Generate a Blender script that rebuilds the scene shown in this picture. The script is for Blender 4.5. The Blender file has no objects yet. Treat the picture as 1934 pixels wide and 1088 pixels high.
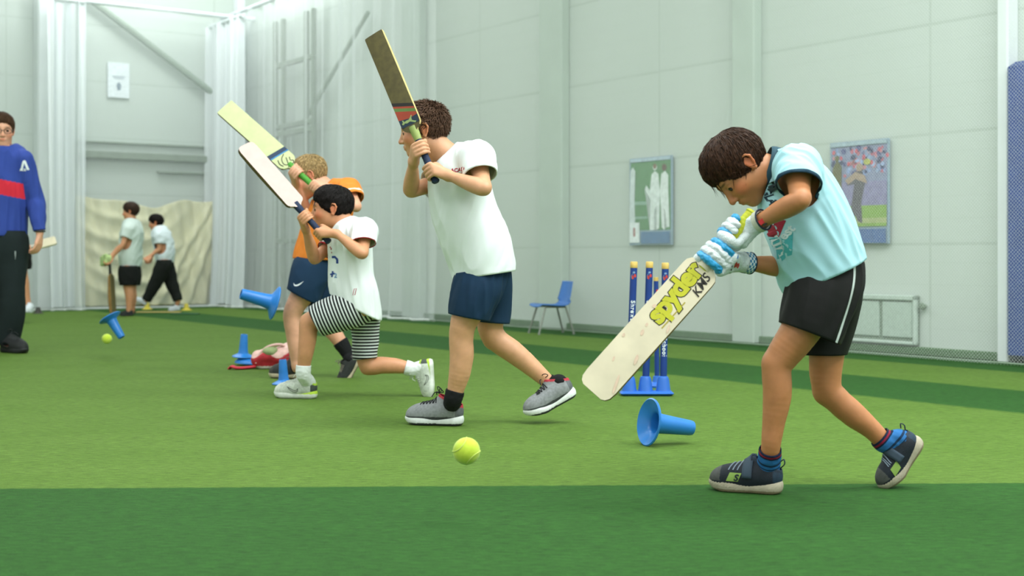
import bpy, bmesh, math, random
import numpy as np
from mathutils import Vector, Matrix
from mathutils.bvhtree import BVHTree

# ------------------------------------------------------------------ camera model and helpers
W, H, F = 1934.0, 1088.0, 2500.0
CX, HY, CAMZ = 967.0, 485.0, 0.70
SC = bpy.context.scene
COL = SC.collection

def at(px, py, d):
    """a point of the hall seen at (px, py) of the photograph, d metres in front of the lens"""
    return np.array([(px - CX) / F * d, d, CAMZ - (py - HY) / F * d])

def lin(h):
    h = h.lstrip('#')
    out = []
    for i in (0, 2, 4):
        v = int(h[i:i + 2], 16) / 255
        out.append(v / 12.92 if v <= .04045 else ((v + .055) / 1.055) ** 2.4)
    return tuple(out)

def nrm(v):
    v = np.asarray(v, float)
    return v / max(1e-9, np.linalg.norm(v))

def frame(f, u):
    """orthonormal forward, left, up"""
    f = nrm(f); u = np.asarray(u, float); u = nrm(u - f * (u @ f)); l = np.cross(u, f)
    return f, l, u

# ------------------------------------------------------------------ materials
MATS = {}
def _mat(name):
    m = bpy.data.materials.new(name); m.use_nodes = True
    nt = m.node_tree; nt.nodes.clear()
    o = nt.nodes.new('ShaderNodeOutputMaterial'); b = nt.nodes.new('ShaderNodeBsdfPrincipled')
    nt.links.new(b.outputs[0], o.inputs[0])
    return m, nt, b

def rgb(nt, c):
    n = nt.nodes.new('ShaderNodeRGB'); n.outputs[0].default_value = (*c, 1); return n.outputs[0]

def mixc(nt, fac, a, b, mode='MIX'):
    n = nt.nodes.new('ShaderNodeMix'); n.data_type = 'RGBA'; n.blend_type = mode
    for s, v in ((0, fac), (6, a), (7, b)):
        if isinstance(v, (int, float)): n.inputs[s].default_value = v
        elif isinstance(v, tuple): n.inputs[s].default_value = (*v, 1) if len(v) == 3 else v
        else: nt.links.new(v, n.inputs[s])
    return n.outputs[2]

def mth(nt, op, a, b=None, c=None):
    n = nt.nodes.new('ShaderNodeMath'); n.operation = op
    for i, v in enumerate((a, b, c)):
        if v is None: continue
        if isinstance(v, (int, float)): n.inputs[i].default_value = v
        else: nt.links.new(v, n.inputs[i])
    return n.outputs[0]

def noise(nt, scale, detail=3, rough=.5, vec=None, coord='Object', stretch=None):
    if vec is None:
        tc = nt.nodes.new('ShaderNodeTexCoord'); vec = tc.outputs[coord]
    if stretch:
        mp = nt.nodes.new('ShaderNodeMapping'); mp.inputs['Scale'].default_value = stretch
        nt.links.new(vec, mp.inputs[0]); vec = mp.outputs[0]
    n = nt.nodes.new('ShaderNodeTexNoise'); n.inputs['Scale'].default_value = scale
    n.inputs['Detail'].default_value = detail; n.inputs['Roughness'].default_value = rough
    nt.links.new(vec, n.inputs['Vector'])
    return n.outputs['Fac']

def bump(nt, b, h, strength=.3, dist=.01):
    n = nt.nodes.new('ShaderNodeBump'); n.inputs['Strength'].default_value = strength
    n.inputs['Distance'].default_value = dist
    nt.links.new(h, n.inputs['Height']); nt.links.new(n.outputs[0], b.inputs['Normal'])

def M(name, col='#808080', rough=.6, var=.08, scale=30, bmp=0, bscale=200, metal=0, sheen=0, sss=0, attr=False, spec=None, bdist=.004):
    """procedural surface: base colour with slight mottling, optional bump"""
    if name in MATS: return MATS[name]
    m, nt, b = _mat(name)
    c = lin(col) if isinstance(col, str) else col
    if attr:
        a = nt.nodes.new('ShaderNodeAttribute'); a.attribute_name = 'tint'; base = a.outputs['Color']
    else:
        base = rgb(nt, c)
    n = noise(nt, scale)
    k = nt.nodes.new('ShaderNodeMapRange'); k.inputs[3].default_value = 1 - var; k.inputs[4].default_value = 1 + var
    k.inputs[1].default_value = .3; k.inputs[2].default_value = .7
    nt.links.new(n, k.inputs[0])
    vm = nt.nodes.new('ShaderNodeVectorMath'); vm.operation = 'SCALE'
    nt.links.new(base, vm.inputs[0]); nt.links.new(k.outputs[0], vm.inputs['Scale'])
    nt.links.new(vm.outputs[0], b.inputs['Base Color'])
    b.inputs['Roughness'].default_value = rough; b.inputs['Metallic'].default_value = metal
    if spec is not None: b.inputs['Specular IOR Level'].default_value = spec
    if sheen: b.inputs['Sheen Weight'].default_value = sheen
    if sss:
        b.inputs['Subsurface Weight'].default_value = sss
        b.inputs['Subsurface Radius'].default_value = (.012, .005, .003)
        b.inputs['Subsurface Scale'].default_value = .6
    if bmp: bump(nt, b, noise(nt, bscale, 4), bmp, bdist)
    MATS[name] = m
    return m

# ------------------------------------------------------------------ objects
def link(o, parent=None):
    COL.objects.link(o)
    if parent is not None: o.parent = parent
    return o

def tag(o, label=None, cat=None, group=None, kind=None):
    if label: o['label'] = label
    if cat: o['category'] = cat
    if group: o['group'] = group
    if kind: o['kind'] = kind
    return o

def empty(name, loc, label=None, cat=None, group=None):
    o = bpy.data.objects.new(name, None); o.empty_display_size = .1
    o.location = loc; link(o); tag(o, label, cat, group); return o

def mobj(name, V, Fc, mat, parent=None, smooth=True, origin=None, tint=None, pat=None):
    """mesh object from world coordinates; origin = parent's location or given"""
    V = np.asarray(V, float)
    og = np.zeros(3)
    if parent is not None:
        og = WORLD(parent)
    elif origin is not None:
        og = np.asarray(origin, float)
    me = bpy.data.meshes.new(name)
    if isinstance(Fc, np.ndarray):
        nf, k = Fc.shape
        me.vertices.add(len(V)); me.vertices.foreach_set('co', (V - og).astype(np.float32).ravel())
        me.loops.add(nf * k); me.loops.foreach_set('vertex_index', Fc.astype(np.int32).ravel())
        me.polygons.add(nf); me.polygons.foreach_set('loop_start', np.arange(0, nf * k, k, dtype=np.int32))
        me.update(calc_edges=True); me.validate()
    else:
        me.from_pydata([tuple(v) for v in (V - og)], [], Fc); me.update()
    if smooth: me.polygons.foreach_set('use_smooth', [True] * len(me.polygons))
    if tint is not None:
        a = me.color_attributes.new('tint', 'FLOAT_COLOR', 'POINT')
        a.data.foreach_set('color', np.concatenate([tint, np.ones((len(tint), 1))], 1).astype(np.float32).ravel())
    if pat is not None:
        a = me.attributes.new('pat', 'FLOAT', 'POINT'); a.data.foreach_set('value', pat.astype(np.float32))
    me.materials.append(mat)
    o = bpy.data.objects.new(name, me); link(o, parent)
    if parent is None: o.location = og
    return o

def WORLD(o):
    p = np.zeros(3)
    while o is not None:
        p = p + np.array(o.location); o = o.parent
    return p

class MB:
    """collects boxes, tubes and lathes in one mesh"""
    def __init__(s): s.v = []; s.f = []
    def add(s, v, f):
        n = len(s.v); s.v += [tuple(map(float, p)) for p in v]; s.f += [tuple(i + n for i in q) for q in f]; return s
    def box(s, c, size, ax=None, bev=0):
        c = np.asarray(c, float); A = np.eye(3) if ax is None else np.asarray(ax, float)
        hx, hy, hz = np.asarray(size, float) / 2
        b = min(bev, hx * .9, hy * .9, hz * .9)
        if b <= 0:
            vs = [c + A[0] * x * hx + A[1] * y * hy + A[2] * z * hz for z in (-1, 1) for (x, y) in ((-1, -1), (1, -1), (1, 1), (-1, 1))]
            return s.add(vs, [(3, 2, 1, 0), (4, 5, 6, 7), (0, 1, 5, 4), (1, 2, 6, 5), (2, 3, 7, 6), (3, 0, 4, 7)])
        vs = []; rings = []
        for z, ins in ((-hz, b), (-hz + b, 0), (hz - b, 0), (hz, b)):
            ring = []
            X, Y = hx - ins, hy - ins
            for (x, y) in ((-X + b, -Y), (X - b, -Y), (X, -Y + b), (X, Y - b), (X - b, Y), (-X + b, Y), (-X, Y - b), (-X, -Y + b)):
                ring.append(len(vs)); vs.append(c + A[0] * x + A[1] * y + A[2] * z)
            rings.append(ring)
        f = [tuple(reversed(rings[0])), tuple(rings[-1])]
        for a, bb in zip(rings, rings[1:]):
            f += [(a[i], a[(i + 1) % 8], bb[(i + 1) % 8], bb[i]) for i in range(8)]
        return s.add(vs, f)
    def tube(s, pts, r, n=10, cap=True, side=None, a=1.0, closed=False):
        pts = [np.asarray(p, float) for p in pts]; m = len(pts)
        rs = [r] * m if isinstance(r, (int, float)) else list(r)
        vs = []; prev = None
        for i, p in enumerate(pts):
            t = nrm((pts[(i + 1) % m] if closed else pts[min(i + 1, m - 1)]) - pts[i - 1 if closed else max(i - 1, 0)])
            if side is not None: x = nrm(np.asarray(side, float) - t * (np.asarray(side) @ t))
            elif prev is None: x = nrm(np.cross(t, [0, 0, 1] if abs(t[2]) < .9 else [1, 0, 0]))
            else: x = nrm(prev - t * (prev @ t))
            prev = x; y = np.cross(t, x)
            for k in range(n):
                an = 2 * math.pi * k / n
                vs.append(p + (x * math.cos(an) * a + y * math.sin(an)) * rs[i])
        f = []
        for i in range(m if closed else m - 1):
            j = (i + 1) % m
            for k in range(n): f.append((i * n + k, i * n + (k + 1) % n, j * n + (k + 1) % n, j * n + k))
        if cap and not closed: f.append(tuple(reversed(range(n)))); f.append(tuple(range((m - 1) * n, m * n)))
        return s.add(vs, f)
    def lathe(s, prof, base, axis=(0, 0, 1), n=40, squash=None):
        """prof: (radius, height) pairs; closed profile ends left open unless radius 0"""
        ax = nrm(axis); x = nrm(np.cross(ax, [0, 1, 0] if abs(ax[1]) < .9 else [1, 0, 0])); y = np.cross(ax, x)
        base = np.asarray(base, float); vs = []; f = []
        for (r, h) in prof:
            for k in range(n):
                an = 2 * math.pi * k / n
                vs.append(base + ax * h + (x * math.cos(an) + y * math.sin(an)) * max(r, 1e-5))
        for i in range(len(prof) - 1):
            for k in range(n): f.append((i * n + k, i * n + (k + 1) % n, (i + 1) * n + (k + 1) % n, (i + 1) * n + k))
        return s.add(vs, f)
    def obj(s, name, mat, parent=None, smooth=False, origin=None):
        o = mobj(name, np.array(s.v), s.f, mat, parent, smooth, origin)
        bm = bmesh.new(); bm.from_mesh(o.data); bmesh.ops.recalc_face_normals(bm, faces=bm.faces)
        if smooth:
            for e in bm.edges:
                if len(e.link_faces) == 2 and e.calc_face_angle(0) > .7: e.smooth = False
        bm.to_mesh(o.data); bm.free()
        return o

# ------------------------------------------------------------------ sculpting with signed distances
class Cone:
    def __init__(s, p0, p1, r0, r1, side=None, a0=1., a1=None):
        s.p0 = np.asarray(p0, float); s.p1 = np.asarray(p1, float); s.r0, s.r1 = r0, r1
        s.side = None if side is None else nrm(side); s.a0 = a0; s.a1 = a0 if a1 is None else a1
    def box(s):
        m = max(s.r0, s.r1) * max(1, s.a0, s.a1)
        return np.minimum(s.p0, s.p1) - m, np.maximum(s.p0, s.p1) + m
    def ev(s, X, Y, Z):
        d = s.p1 - s.p0; L2 = max(1e-9, d @ d)
        x = X - s.p0[0]; y = Y - s.p0[1]; z = Z - s.p0[2]
        t = np.clip((x * d[0] + y * d[1] + z * d[2]) / L2, 0, 1)
        x = x - t * d[0]; y = y - t * d[1]; z = z - t * d[2]
        r = s.r0 + (s.r1 - s.r0) * t; k = 1.
        if s.side is not None:
            a = s.a0 + (s.a1 - s.a0) * t
            q = (x * s.side[0] + y * s.side[1] + z * s.side[2]) * (1 / a - 1)
            x = x + q * s.side[0]; y = y + q * s.side[1]; z = z + q * s.side[2]
            k = min(1., s.a0, s.a1)
        return (np.sqrt(x * x + y * y + z * z) - r) * k

class Ell:
    def __init__(s, c, r, R=None):
        s.c = np.asarray(c, float); s.r = np.asarray(r, float) * np.ones(3); s.R = np.eye(3) if R is None else np.asarray(R, float)
    def box(s):
        m = np.abs(s.R.T) @ s.r
        return s.c - m, s.c + m
    def ev(s, X, Y, Z):
        x = X - s.c[0]; y = Y - s.c[1]; z = Z - s.c[2]
        k0 = 0; k1 = 0
        for i in range(3):
            q = x * s.R[i, 0] + y * s.R[i, 1] + z * s.R[i, 2]
            k0 = k0 + (q / s.r[i]) ** 2; k1 = k1 + (q / s.r[i] ** 2) ** 2
        k0 = np.sqrt(k0); k1 = np.sqrt(k1) + 1e-9
        return k0 * (k0 - 1) / k1

class Cyl:
    """flat ended cylinder from p along dir"""
    def __init__(s, p, d, L, R): s.p = np.asarray(p, float); s.d = nrm(d); s.L = L; s.Rr = R
    def box(s):
        q = s.p + s.d * s.L; return np.minimum(s.p, q) - s.Rr, np.maximum(s.p, q) + s.Rr
    def ev(s, X, Y, Z):
        x = X - s.p[0]; y = Y - s.p[1]; z = Z - s.p[2]
        t = x * s.d[0] + y * s.d[1] + z * s.d[2]
        x = x - t * s.d[0]; y = y - t * s.d[1]; z = z - t * s.d[2]
        return np.maximum(np.maximum(-t, t - s.L), np.sqrt(x * x + y * y + z * z) - s.Rr)

class Half:
    """everything on the side of p that n points to"""
    def __init__(s, p, n): s.p = np.asarray(p, float); s.n = nrm(n)
    def box(s): return np.full(3, -1e3), np.full(3, 1e3)
    def ev(s, X, Y, Z): return -((X - s.p[0]) * s.n[0] + (Y - s.p[1]) * s.n[1] + (Z - s.p[2]) * s.n[2])

class And:
    def __init__(s, *q): s.q = q
    def box(s):
        b = [p.box() for p in s.q]; return np.max([x[0] for x in b], 0), np.min([x[1] for x in b], 0)
    def ev(s, X, Y, Z):
        d = s.q[0].ev(X, Y, Z)
        for p in s.q[1:]: d = np.maximum(d, p.ev(X, Y, Z))
        return d

class Group:
    def __init__(s, prims, k=.003): s.prims = prims; s.k = k
    def box(s):
        b = [p.box() for p in s.prims]
        return np.min([q[0] for q in b], 0), np.max([q[1] for q in b], 0)
    def ev(s, X, Y, Z):
        F_ = None
        for p in s.prims:
            d = p.ev(X, Y, Z); F_ = d if F_ is None else smin(F_, d, s.k)
        return F_

def smin(a, b, k):
    if k <= 0: return np.minimum(a, b)
    h = np.maximum(k - np.abs(a - b), 0) / k
    return np.minimum(a, b) - h * h * k * .25

def spl(pts, n=4):
    """Catmull-Rom through rows of numbers"""
    P = [np.asarray(p, float) for p in pts]
    if len(P) == 2 or n <= 1: return P
    P = [2 * P[0] - P[1]] + P + [2 * P[-1] - P[-2]]
    out = []
    for i in range(1, len(P) - 2):
        for j in range(n):
            t = j / n
            out.append(.5 * (2 * P[i] + (P[i + 1] - P[i - 1]) * t + (2 * P[i - 1] - 5 * P[i] + 4 * P[i + 1] - P[i + 2]) * t * t + (3 * P[i] - P[i - 1] - 3 * P[i + 1] + P[i + 2]) * t ** 3))
    out.append(P[-2]); return out

def chain(rows, side=None, n=4, grow=0.):
    """rows: x y z radius [widening]"""
    R = spl([np.r_[r, 1.] if len(r) == 4 else r for r in rows], n)
    return [Cone(a[:3], b[:3], a[3] + grow, b[3] + grow, side, a[4], b[4]) for a, b in zip(R, R[1:])]

class Sculpt:
    def __init__(s): s.ops = []; s.cuts = []; s.planes = []
    def u(s, prims, k=.015):
        for p in (prims if isinstance(prims, (list, tuple)) else [prims]): s.ops.append((p, k, 0))
        return s
    def sub(s, p, k=.008): s.ops.append((p, k, 1)); return s
    def cut(s, p): s.cuts.append(p); return s
    def build(s, h, open_cuts=True, trim=True, relax=1):
        bs = [p.box() for p, k, m in s.ops if m == 0]
        lo = np.min([b[0] for b in bs], 0) - 3 * h; hi = np.max([b[1] for b in bs], 0) + 3 * h
        n = np.ceil((hi - lo) / h).astype(int) + 1
        ax = [(lo[i] + np.arange(n[i]) * h) for i in range(3)]
        D = np.full(tuple(n), 1., np.float32)
        for p, k, m in s.ops:
            b0, b1 = p.box(); mg = max(k, 2.5 * h) + h
            i0 = np.clip(np.floor((b0 - mg - lo) / h).astype(int), 0, n); i1 = np.clip(np.ceil((b1 + mg - lo) / h).astype(int) + 1, 0, n)
            if np.any(i1 <= i0): continue
            sl = tuple(slice(a, b) for a, b in zip(i0, i1))
            X = ax[0][sl[0]][:, None, None]; Y = ax[1][sl[1]][None, :, None]; Z = ax[2][sl[2]][None, None, :]
            d = p.ev(X, Y, Z).astype(np.float32); a = D[sl]
            D[sl] = smin(a, d, k) if m == 0 else -smin(-a, d, k)
        for p in s.cuts:
            b0, b1 = p.box(); b0 = np.maximum(b0 - 2 * h, lo); b1 = np.minimum(b1 + 2 * h, hi)
            i0 = np.clip(np.floor((b0 - lo) / h).astype(int), 0, n); i1 = np.clip(np.ceil((b1 - lo) / h).astype(int) + 1, 0, n)
            if np.any(i1 <= i0): continue
            sl = tuple(slice(a, b) for a, b in zip(i0, i1))
            X = ax[0][sl[0]][:, None, None]; Y = ax[1][sl[1]][None, :, None]; Z = ax[2][sl[2]][None, None, :]
            D[sl] = np.maximum(D[sl], -p.ev(X, Y, Z).astype(np.float32))
        V, Q = nets(D, lo, h)
        if relax: V = settle(relax_mesh(V, Q, relax + 2, .6), D, lo, h)
        s.cutd = lambda P: np.min([np.abs(p.ev(P[:, 0], P[:, 1], P[:, 2])) for p in s.cuts], 0) if s.cuts else np.ones(len(P))
        if open_cuts and s.cuts and len(Q):
            C = V[Q].mean(1); kill = np.zeros(len(Q), bool)
            for p in s.cuts: kill |= p.ev(C[:, 0], C[:, 1], C[:, 2]) < .6 * h
            Q = Q[~kill]; V, Q = compact(V, Q); V = hem(V, Q, s.cuts, h)
        return V, Q

def hem(V, Q, cuts, h):
    """even out the cut edges: boundary vertices slide onto the cutting surface"""
    E = np.concatenate([np.sort(Q[:, [i, (i + 1) % 4]], 1) for i in range(4)])
    key, cnt = np.unique(E[:, 0].astype(np.int64) * len(V) + E[:, 1], return_counts=True)
    b = key[cnt == 1]; a0, a1 = b // len(V), b % len(V); ids = np.unique(np.r_[a0, a1])
    def near(P):
        d = np.stack([p.ev(P[:, 0], P[:, 1], P[:, 2]) for p in cuts], 1); return d[np.arange(len(P)), np.abs(d).argmin(1)]
    for _ in range(3):
        acc = np.zeros_like(V); w = np.zeros(len(V))
        np.add.at(acc, a0, V[a1]); np.add.at(acc, a1, V[a0]); np.add.at(w, a0, 1); np.add.at(w, a1, 1)
        V[ids] = V[ids] * .5 + .5 * acc[ids] / w[ids][:, None]
        P = V[ids]; d = near(P); G = np.stack([(near(P + e) - near(P - e)) / .002 for e in np.eye(3) * .001], 1)
        L = np.linalg.norm(G, axis=1)[:, None] + 1e-6; ok = np.abs(d) < 3 * h
        V[ids[ok]] = (P - G / L * d[:, None])[ok]
    return V

def settle(V, D, lo, h, it=2):
    """move vertices back to the zero surface of the sampled field"""
    n = np.array(D.shape)
    def smp(P):
        g = (P - lo) / h; i = np.clip(np.floor(g).astype(int), 0, n - 2); f = np.clip(g - i, 0, 1); o = 0
        for a in (0, 1):
            for b in (0, 1):
                for c in (0, 1):
                    w = (f[:, 0] if a else 1 - f[:, 0]) * (f[:, 1] if b else 1 - f[:, 1]) * (f[:, 2] if c else 1 - f[:, 2])
                    o = o + w * D[i[:, 0] + a, i[:, 1] + b, i[:, 2] + c]
        return o
    for _ in range(it):
        d = smp(V); G = np.stack([(smp(V + e) - smp(V - e)) / h for e in np.eye(3) * h * .5], 1)
        g2 = np.maximum((G ** 2).sum(1), .25); st = G * (d / g2)[:, None]
        L = np.linalg.norm(st, axis=1); st *= np.minimum(1, .8 * h / np.maximum(L, 1e-9))[:, None]
        V = V - st * .9
    return V

def compact(V, Q):
    used = np.zeros(len(V), bool); used[Q.ravel()] = True
    mp = np.cumsum(used) - 1
    return V[used], mp[Q]

def nets(D, lo, h):
    S = D < 0
    c = [S[i:S.shape[0] - 1 + i, j:S.shape[1] - 1 + j, k:S.shape[2] - 1 + k] for i in (0, 1) for j in (0, 1) for k in (0, 1)]
    cnt = np.zeros(c[0].shape, np.int8)
    for q in c: cnt += q
    act = (cnt > 0) & (cnt < 8)
    idx = np.argwhere(act)
    ids = np.full(act.shape, -1, np.int32); ids[act] = np.arange(len(idx))
    cor = np.array([(i, j, k) for i in (0, 1) for j in (0, 1) for k in (0, 1)])
    val = np.stack([D[idx[:, 0] + a, idx[:, 1] + b, idx[:, 2] + e] for a, b, e in cor], 1).astype(float)
    acc = np.zeros((len(idx), 3)); w = np.zeros(len(idx))
    for a in range(8):
        for b in range(a + 1, 8):
            if np.abs(cor[a] - cor[b]).sum() != 1: continue
            cr = (val[:, a] < 0) != (val[:, b] < 0)
            t = val[:, a] / (val[:, a] - val[:, b] + 1e-12)
            p = cor[a] + t[:, None] * (cor[b] - cor[a])
            acc[cr] += p[cr]; w[cr] += 1
    V = lo + (idx + acc / w[:, None]) * h
    Qs = []
    for axd in range(3):
        a = [slice(None)] * 3; b = [slice(None)] * 3; a[axd] = slice(0, -1); b[axd] = slice(1, None)
        s0 = S[tuple(a)]; s1 = S[tuple(b)]
        e = np.argwhere(s0 != s1); o1, o2 = (axd + 1) % 3, (axd + 2) % 3
        e = e[(e[:, o1] > 0) & (e[:, o2] > 0) & (e[:, o1] < ids.shape[o1]) & (e[:, o2] < ids.shape[o2])]
        fl = s0[e[:, 0], e[:, 1], e[:, 2]]
        def g(d1, d2):
            q = e.copy(); q[:, o1] -= d1; q[:, o2] -= d2; return ids[q[:, 0], q[:, 1], q[:, 2]]
        q = np.stack([g(1, 1), g(0, 1), g(0, 0), g(1, 0)], 1)
        q[~fl] = q[~fl][:, ::-1]
        Qs.append(q)
    Q = np.concatenate(Qs); Q = Q[(Q >= 0).all(1)]
    return V, Q

def relax_mesh(V, Q, it=1, f=.5):
    for _ in range(it):
        acc = np.zeros_like(V); w = np.zeros(len(V))
        for i in range(4):
            for j in ((i + 1) % 4, (i + 3) % 4):
                np.add.at(acc, Q[:, i], V[Q[:, j]]); np.add.at(w, Q[:, i], 1)
        V = V * (1 - f) + f * acc / np.maximum(w, 1)[:, None]
    return V

def vnorm(V, Q):
    n = np.cross(V[Q[:, 2]] - V[Q[:, 0]], V[Q[:, 3]] - V[Q[:, 1]])
    N = np.zeros_like(V)
    for i in range(4): np.add.at(N, Q[:, i], n)
    return N / (np.linalg.norm(N, axis=1)[:, None] + 1e-12)

def waves(P, freq, seed, n=5):
    """smooth warped noise in -1..1"""
    r = np.random.RandomState(seed); out = 0; P = P + .35 / freq * np.sin(P[:, [1, 2, 0]] * freq * 2.1 + r.rand(3) * 6)
    for i in range(n):
        d = r.randn(3); d /= np.linalg.norm(d)
        out = out + np.sin(P @ d * freq * (6.28 * (.6 + r.rand() * .9)) + r.rand() * 6.28)
    return out / n * 1.3

def folds(V, Q, amp, freq, seed, stretch=None, fade=None):
    """cloth creases pushed along the normal; stretch = direction the creases run in"""
    P = V.copy()
    if stretch is not None:
        s = nrm(stretch); P = P - np.outer(P @ s, s) * .78
    w = waves(P, freq, seed); w2 = waves(P, freq * 2.1, seed + 7)
    k = (1 - np.abs(w) * 2.2) * .75 + .3 * w2
    if fade is not None: k = k * fade
    return V + vnorm(V, Q) * (k * amp)[:, None]

# ------------------------------------------------------------------ flat shapes laid on surfaces
def tri_shape(polys):
    """list of 2-D outlines -> verts, tris"""
    bm = bmesh.new()
    for poly in polys:
        vs = [bm.verts.new((x, y, 0)) for x, y in poly]
        try: bm.faces.new(vs)
        except ValueError: pass
    bmesh.ops.triangulate(bm, faces=bm.faces)
    return bm

def stroke(pts, w, closed=False):
    """polyline of width w as quads"""
    P = [np.array(p, float) for p in pts]; n = len(P); L = []; R = []
    ws = w if isinstance(w, (list, tuple)) else [w] * n
    for i in range(n):
        a = P[i - 1] if (i > 0 or closed) else P[i]; b = P[(i + 1) % n] if (i < n - 1 or closed) else P[i]
        t = (b - a) / (np.linalg.norm(b - a) + 1e-9); q = np.array([-t[1], t[0]]) * ws[i] / 2
        L.append(P[i] + q); R.append(P[i] - q)
    return [[tuple(L[i]), tuple(R[i]), tuple(R[(i + 1) % n]), tuple(L[(i + 1) % n])] for i in range(n if closed else n - 1)]

def text_shape(txt, size, bold=0., align='CENTER', shear=0, spacing=1.):
    cu = bpy.data.curves.new('t', 'FONT'); cu.body = txt; cu.size = size; cu.align_x = align; cu.align_y = 'CENTER'
    cu.offset = bold; cu.shear = shear; cu.resolution_u = 4; cu.space_character = spacing
    ob = bpy.data.objects.new('t', cu); COL.objects.link(ob)
    dg = bpy.context.evaluated_depsgraph_get(); me = ob.evaluated_get(dg).to_mesh()
    bm = bmesh.new(); bm.from_mesh(me); ob.evaluated_get(dg).to_mesh_clear()
    bpy.data.objects.remove(ob); bpy.data.curves.remove(cu)
    return bm

def decal(name, bm, org, ux, uy, mat, parent, bvh=None, off=.0015, maxedge=.012, thick=0):
    """lay a flat shape on a surface (projected onto bvh when given)"""
    org = np.asarray(org, float); ux = np.asarray(ux, float); uy = np.asarray(uy, float); n = np.cross(nrm(ux), nrm(uy))
    bmesh.ops.triangulate(bm, faces=bm.faces)
    if bvh is not None:
        for _ in range(4):
            es = [e for e in bm.edges if e.calc_length() * np.linalg.norm(ux) > maxedge]
            if not es: break
            bmesh.ops.subdivide_edges(bm, edges=es, cuts=1)
            bmesh.ops.triangulate(bm, faces=bm.faces)
    bm.verts.ensure_lookup_table(); V = []
    for v in bm.verts:
        p = org + ux * v.co.x + uy * v.co.y
        if bvh is not None:
            hit = bvh.ray_cast(Vector(p + n * .12), Vector(-n), .4)
            if hit[0] is not None:
                p = np.array(hit[0]) + n * off
            else:
                q = bvh.find_nearest(Vector(p))
                if q[0] is not None: p = np.array(q[0]) + n * off
        else: p = p + n * off
        V.append(p)
    bm.verts.index_update()
    Fs = [tuple(x.index for x in f.verts) for f in bm.faces]; bm.free()
    o = mobj(name, np.array(V), Fs, mat, parent, smooth=False)
    if thick:
        md = o.modifiers.new('thickness', 'SOLIDIFY'); md.thickness = thick; md.offset = 1
    return o

def bvh_of(V, Q): return BVHTree.FromPolygons([tuple(v) for v in V.tolist()], Q.tolist())
# ------------------------------------------------------------------ hall geometry
WD = np.array([-.568, .823, 0.]); WD = nrm(WD)          # along the long right hand wall, away from the camera
WN = np.array([WD[1] * -1, WD[0], 0.])                  # into the hall
W0 = np.array([3.30, 8.84, 0.])
UZ = np.array([0, 0, 1.])
def ws(px):
    k = (px - CX) / F
    return (W0[0] - k * W0[1]) / (k * WD[1] - WD[0])
def wall_pt(px, py, off=0.):
    s_ = ws(px); p = W0 + WD * s_; d = p[1]; z = CAMZ - (py - HY) / F * d
    return np.array([p[0], p[1], z]) + WN * off
def wallP(s_, z, off=0.): return W0 + WD * s_ + WN * off + UZ * z
SC_ = ws(452)
C0 = W0 + WD * SC_                                      # far corner
BD = np.array([WN[0], WN[1], 0])                        # along the back wall, to the left
BN = -WD                                                # back wall faces the camera
def bt(px):
    k = (px - CX) / F
    return (C0[0] - k * C0[1]) / (k * BD[1] - BD[0])
def back_pt(px, py, off=0.):
    t = bt(px); p = C0 + BD * t; z = CAMZ - (py - HY) / F * p[1]
    return np.array([p[0], p[1], z]) + BN * off
def backP(t, z, off=0.): return C0 + BD * t + BN * off + UZ * z
WAX = (-WD, WN, UZ); BAX = (-BD, BN, UZ)
def struct(o): o['kind'] = 'structure'; return o

def wall_mat():
    m, nt, b = _mat('painted_wall_panels'); b.inputs['Roughness'].default_value = .75
    uv = nt.nodes.new('ShaderNodeUVMap').outputs[0]
    sp = nt.nodes.new('ShaderNodeSeparateXYZ'); nt.links.new(uv, sp.inputs[0])
    def line(src, period, off, w):
        f = mth(nt, 'FRACT', mth(nt, 'DIVIDE', mth(nt, 'ADD', src, off), period))
        return mth(nt, 'LESS_THAN', mth(nt, 'ABSOLUTE', mth(nt, 'SUBTRACT', f, .5)), w / period / 2)
    l1 = line(sp.outputs[1], .775, .387 - .79 + .775, .022)
    l2 = line(sp.outputs[0], 2.9, 1.45 - ws(1757), .02)
    l3 = mth(nt, 'MULTIPLY', line(sp.outputs[1], .155, .04, .008), .25)
    l = mth(nt, 'MAXIMUM', mth(nt, 'MAXIMUM', l1, l2), l3)
    brk = noise(nt, 1.3, 3); l = mth(nt, 'MULTIPLY', l, mth(nt, 'MULTIPLY', brk, 1.0))
    n2 = noise(nt, .5, 4)
    c = mixc(nt, n2, lin('#bfc9c2'), lin('#c9d1cb'))
    fine = noise(nt, 45, 2); c = mixc(nt, mth(nt, 'MULTIPLY', fine, .14), c, lin('#b7c4b8'))
    c = mixc(nt, mth(nt, 'MULTIPLY', l, .42), c, lin('#8a998a'))
    nt.links.new(c, b.inputs['Base Color'])
    bump(nt, b, mth(nt, 'SUBTRACT', 1., l), .25, .01)
    return m

def quad_sheet(name, P, nu, nv, mat, uvf, parent=None, origin=None):
    """grid surface P(i/nu, j/nv) with a uv map in metres"""
    V = np.array([P(i / nu, j / nv) for j in range(nv + 1) for i in range(nu + 1)])
    Q = np.array([(j * (nu + 1) + i, j * (nu + 1) + i + 1, (j + 1) * (nu + 1) + i + 1, (j + 1) * (nu + 1) + i) for j in range(nv) for i in range(nu)])
    o = mobj(name, V, Q, mat, parent, True, origin)
    uv = o.data.uv_layers.new(name='UVMap')
    li = np.empty(len(o.data.loops), np.int32); o.data.loops.foreach_get('vertex_index', li)
    U = np.array([uvf(i / nu, j / nv) for j in range(nv + 1) for i in range(nu + 1)])
    uv.data.foreach_set('uv', U[li].astype(np.float32).ravel())
    return o

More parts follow.
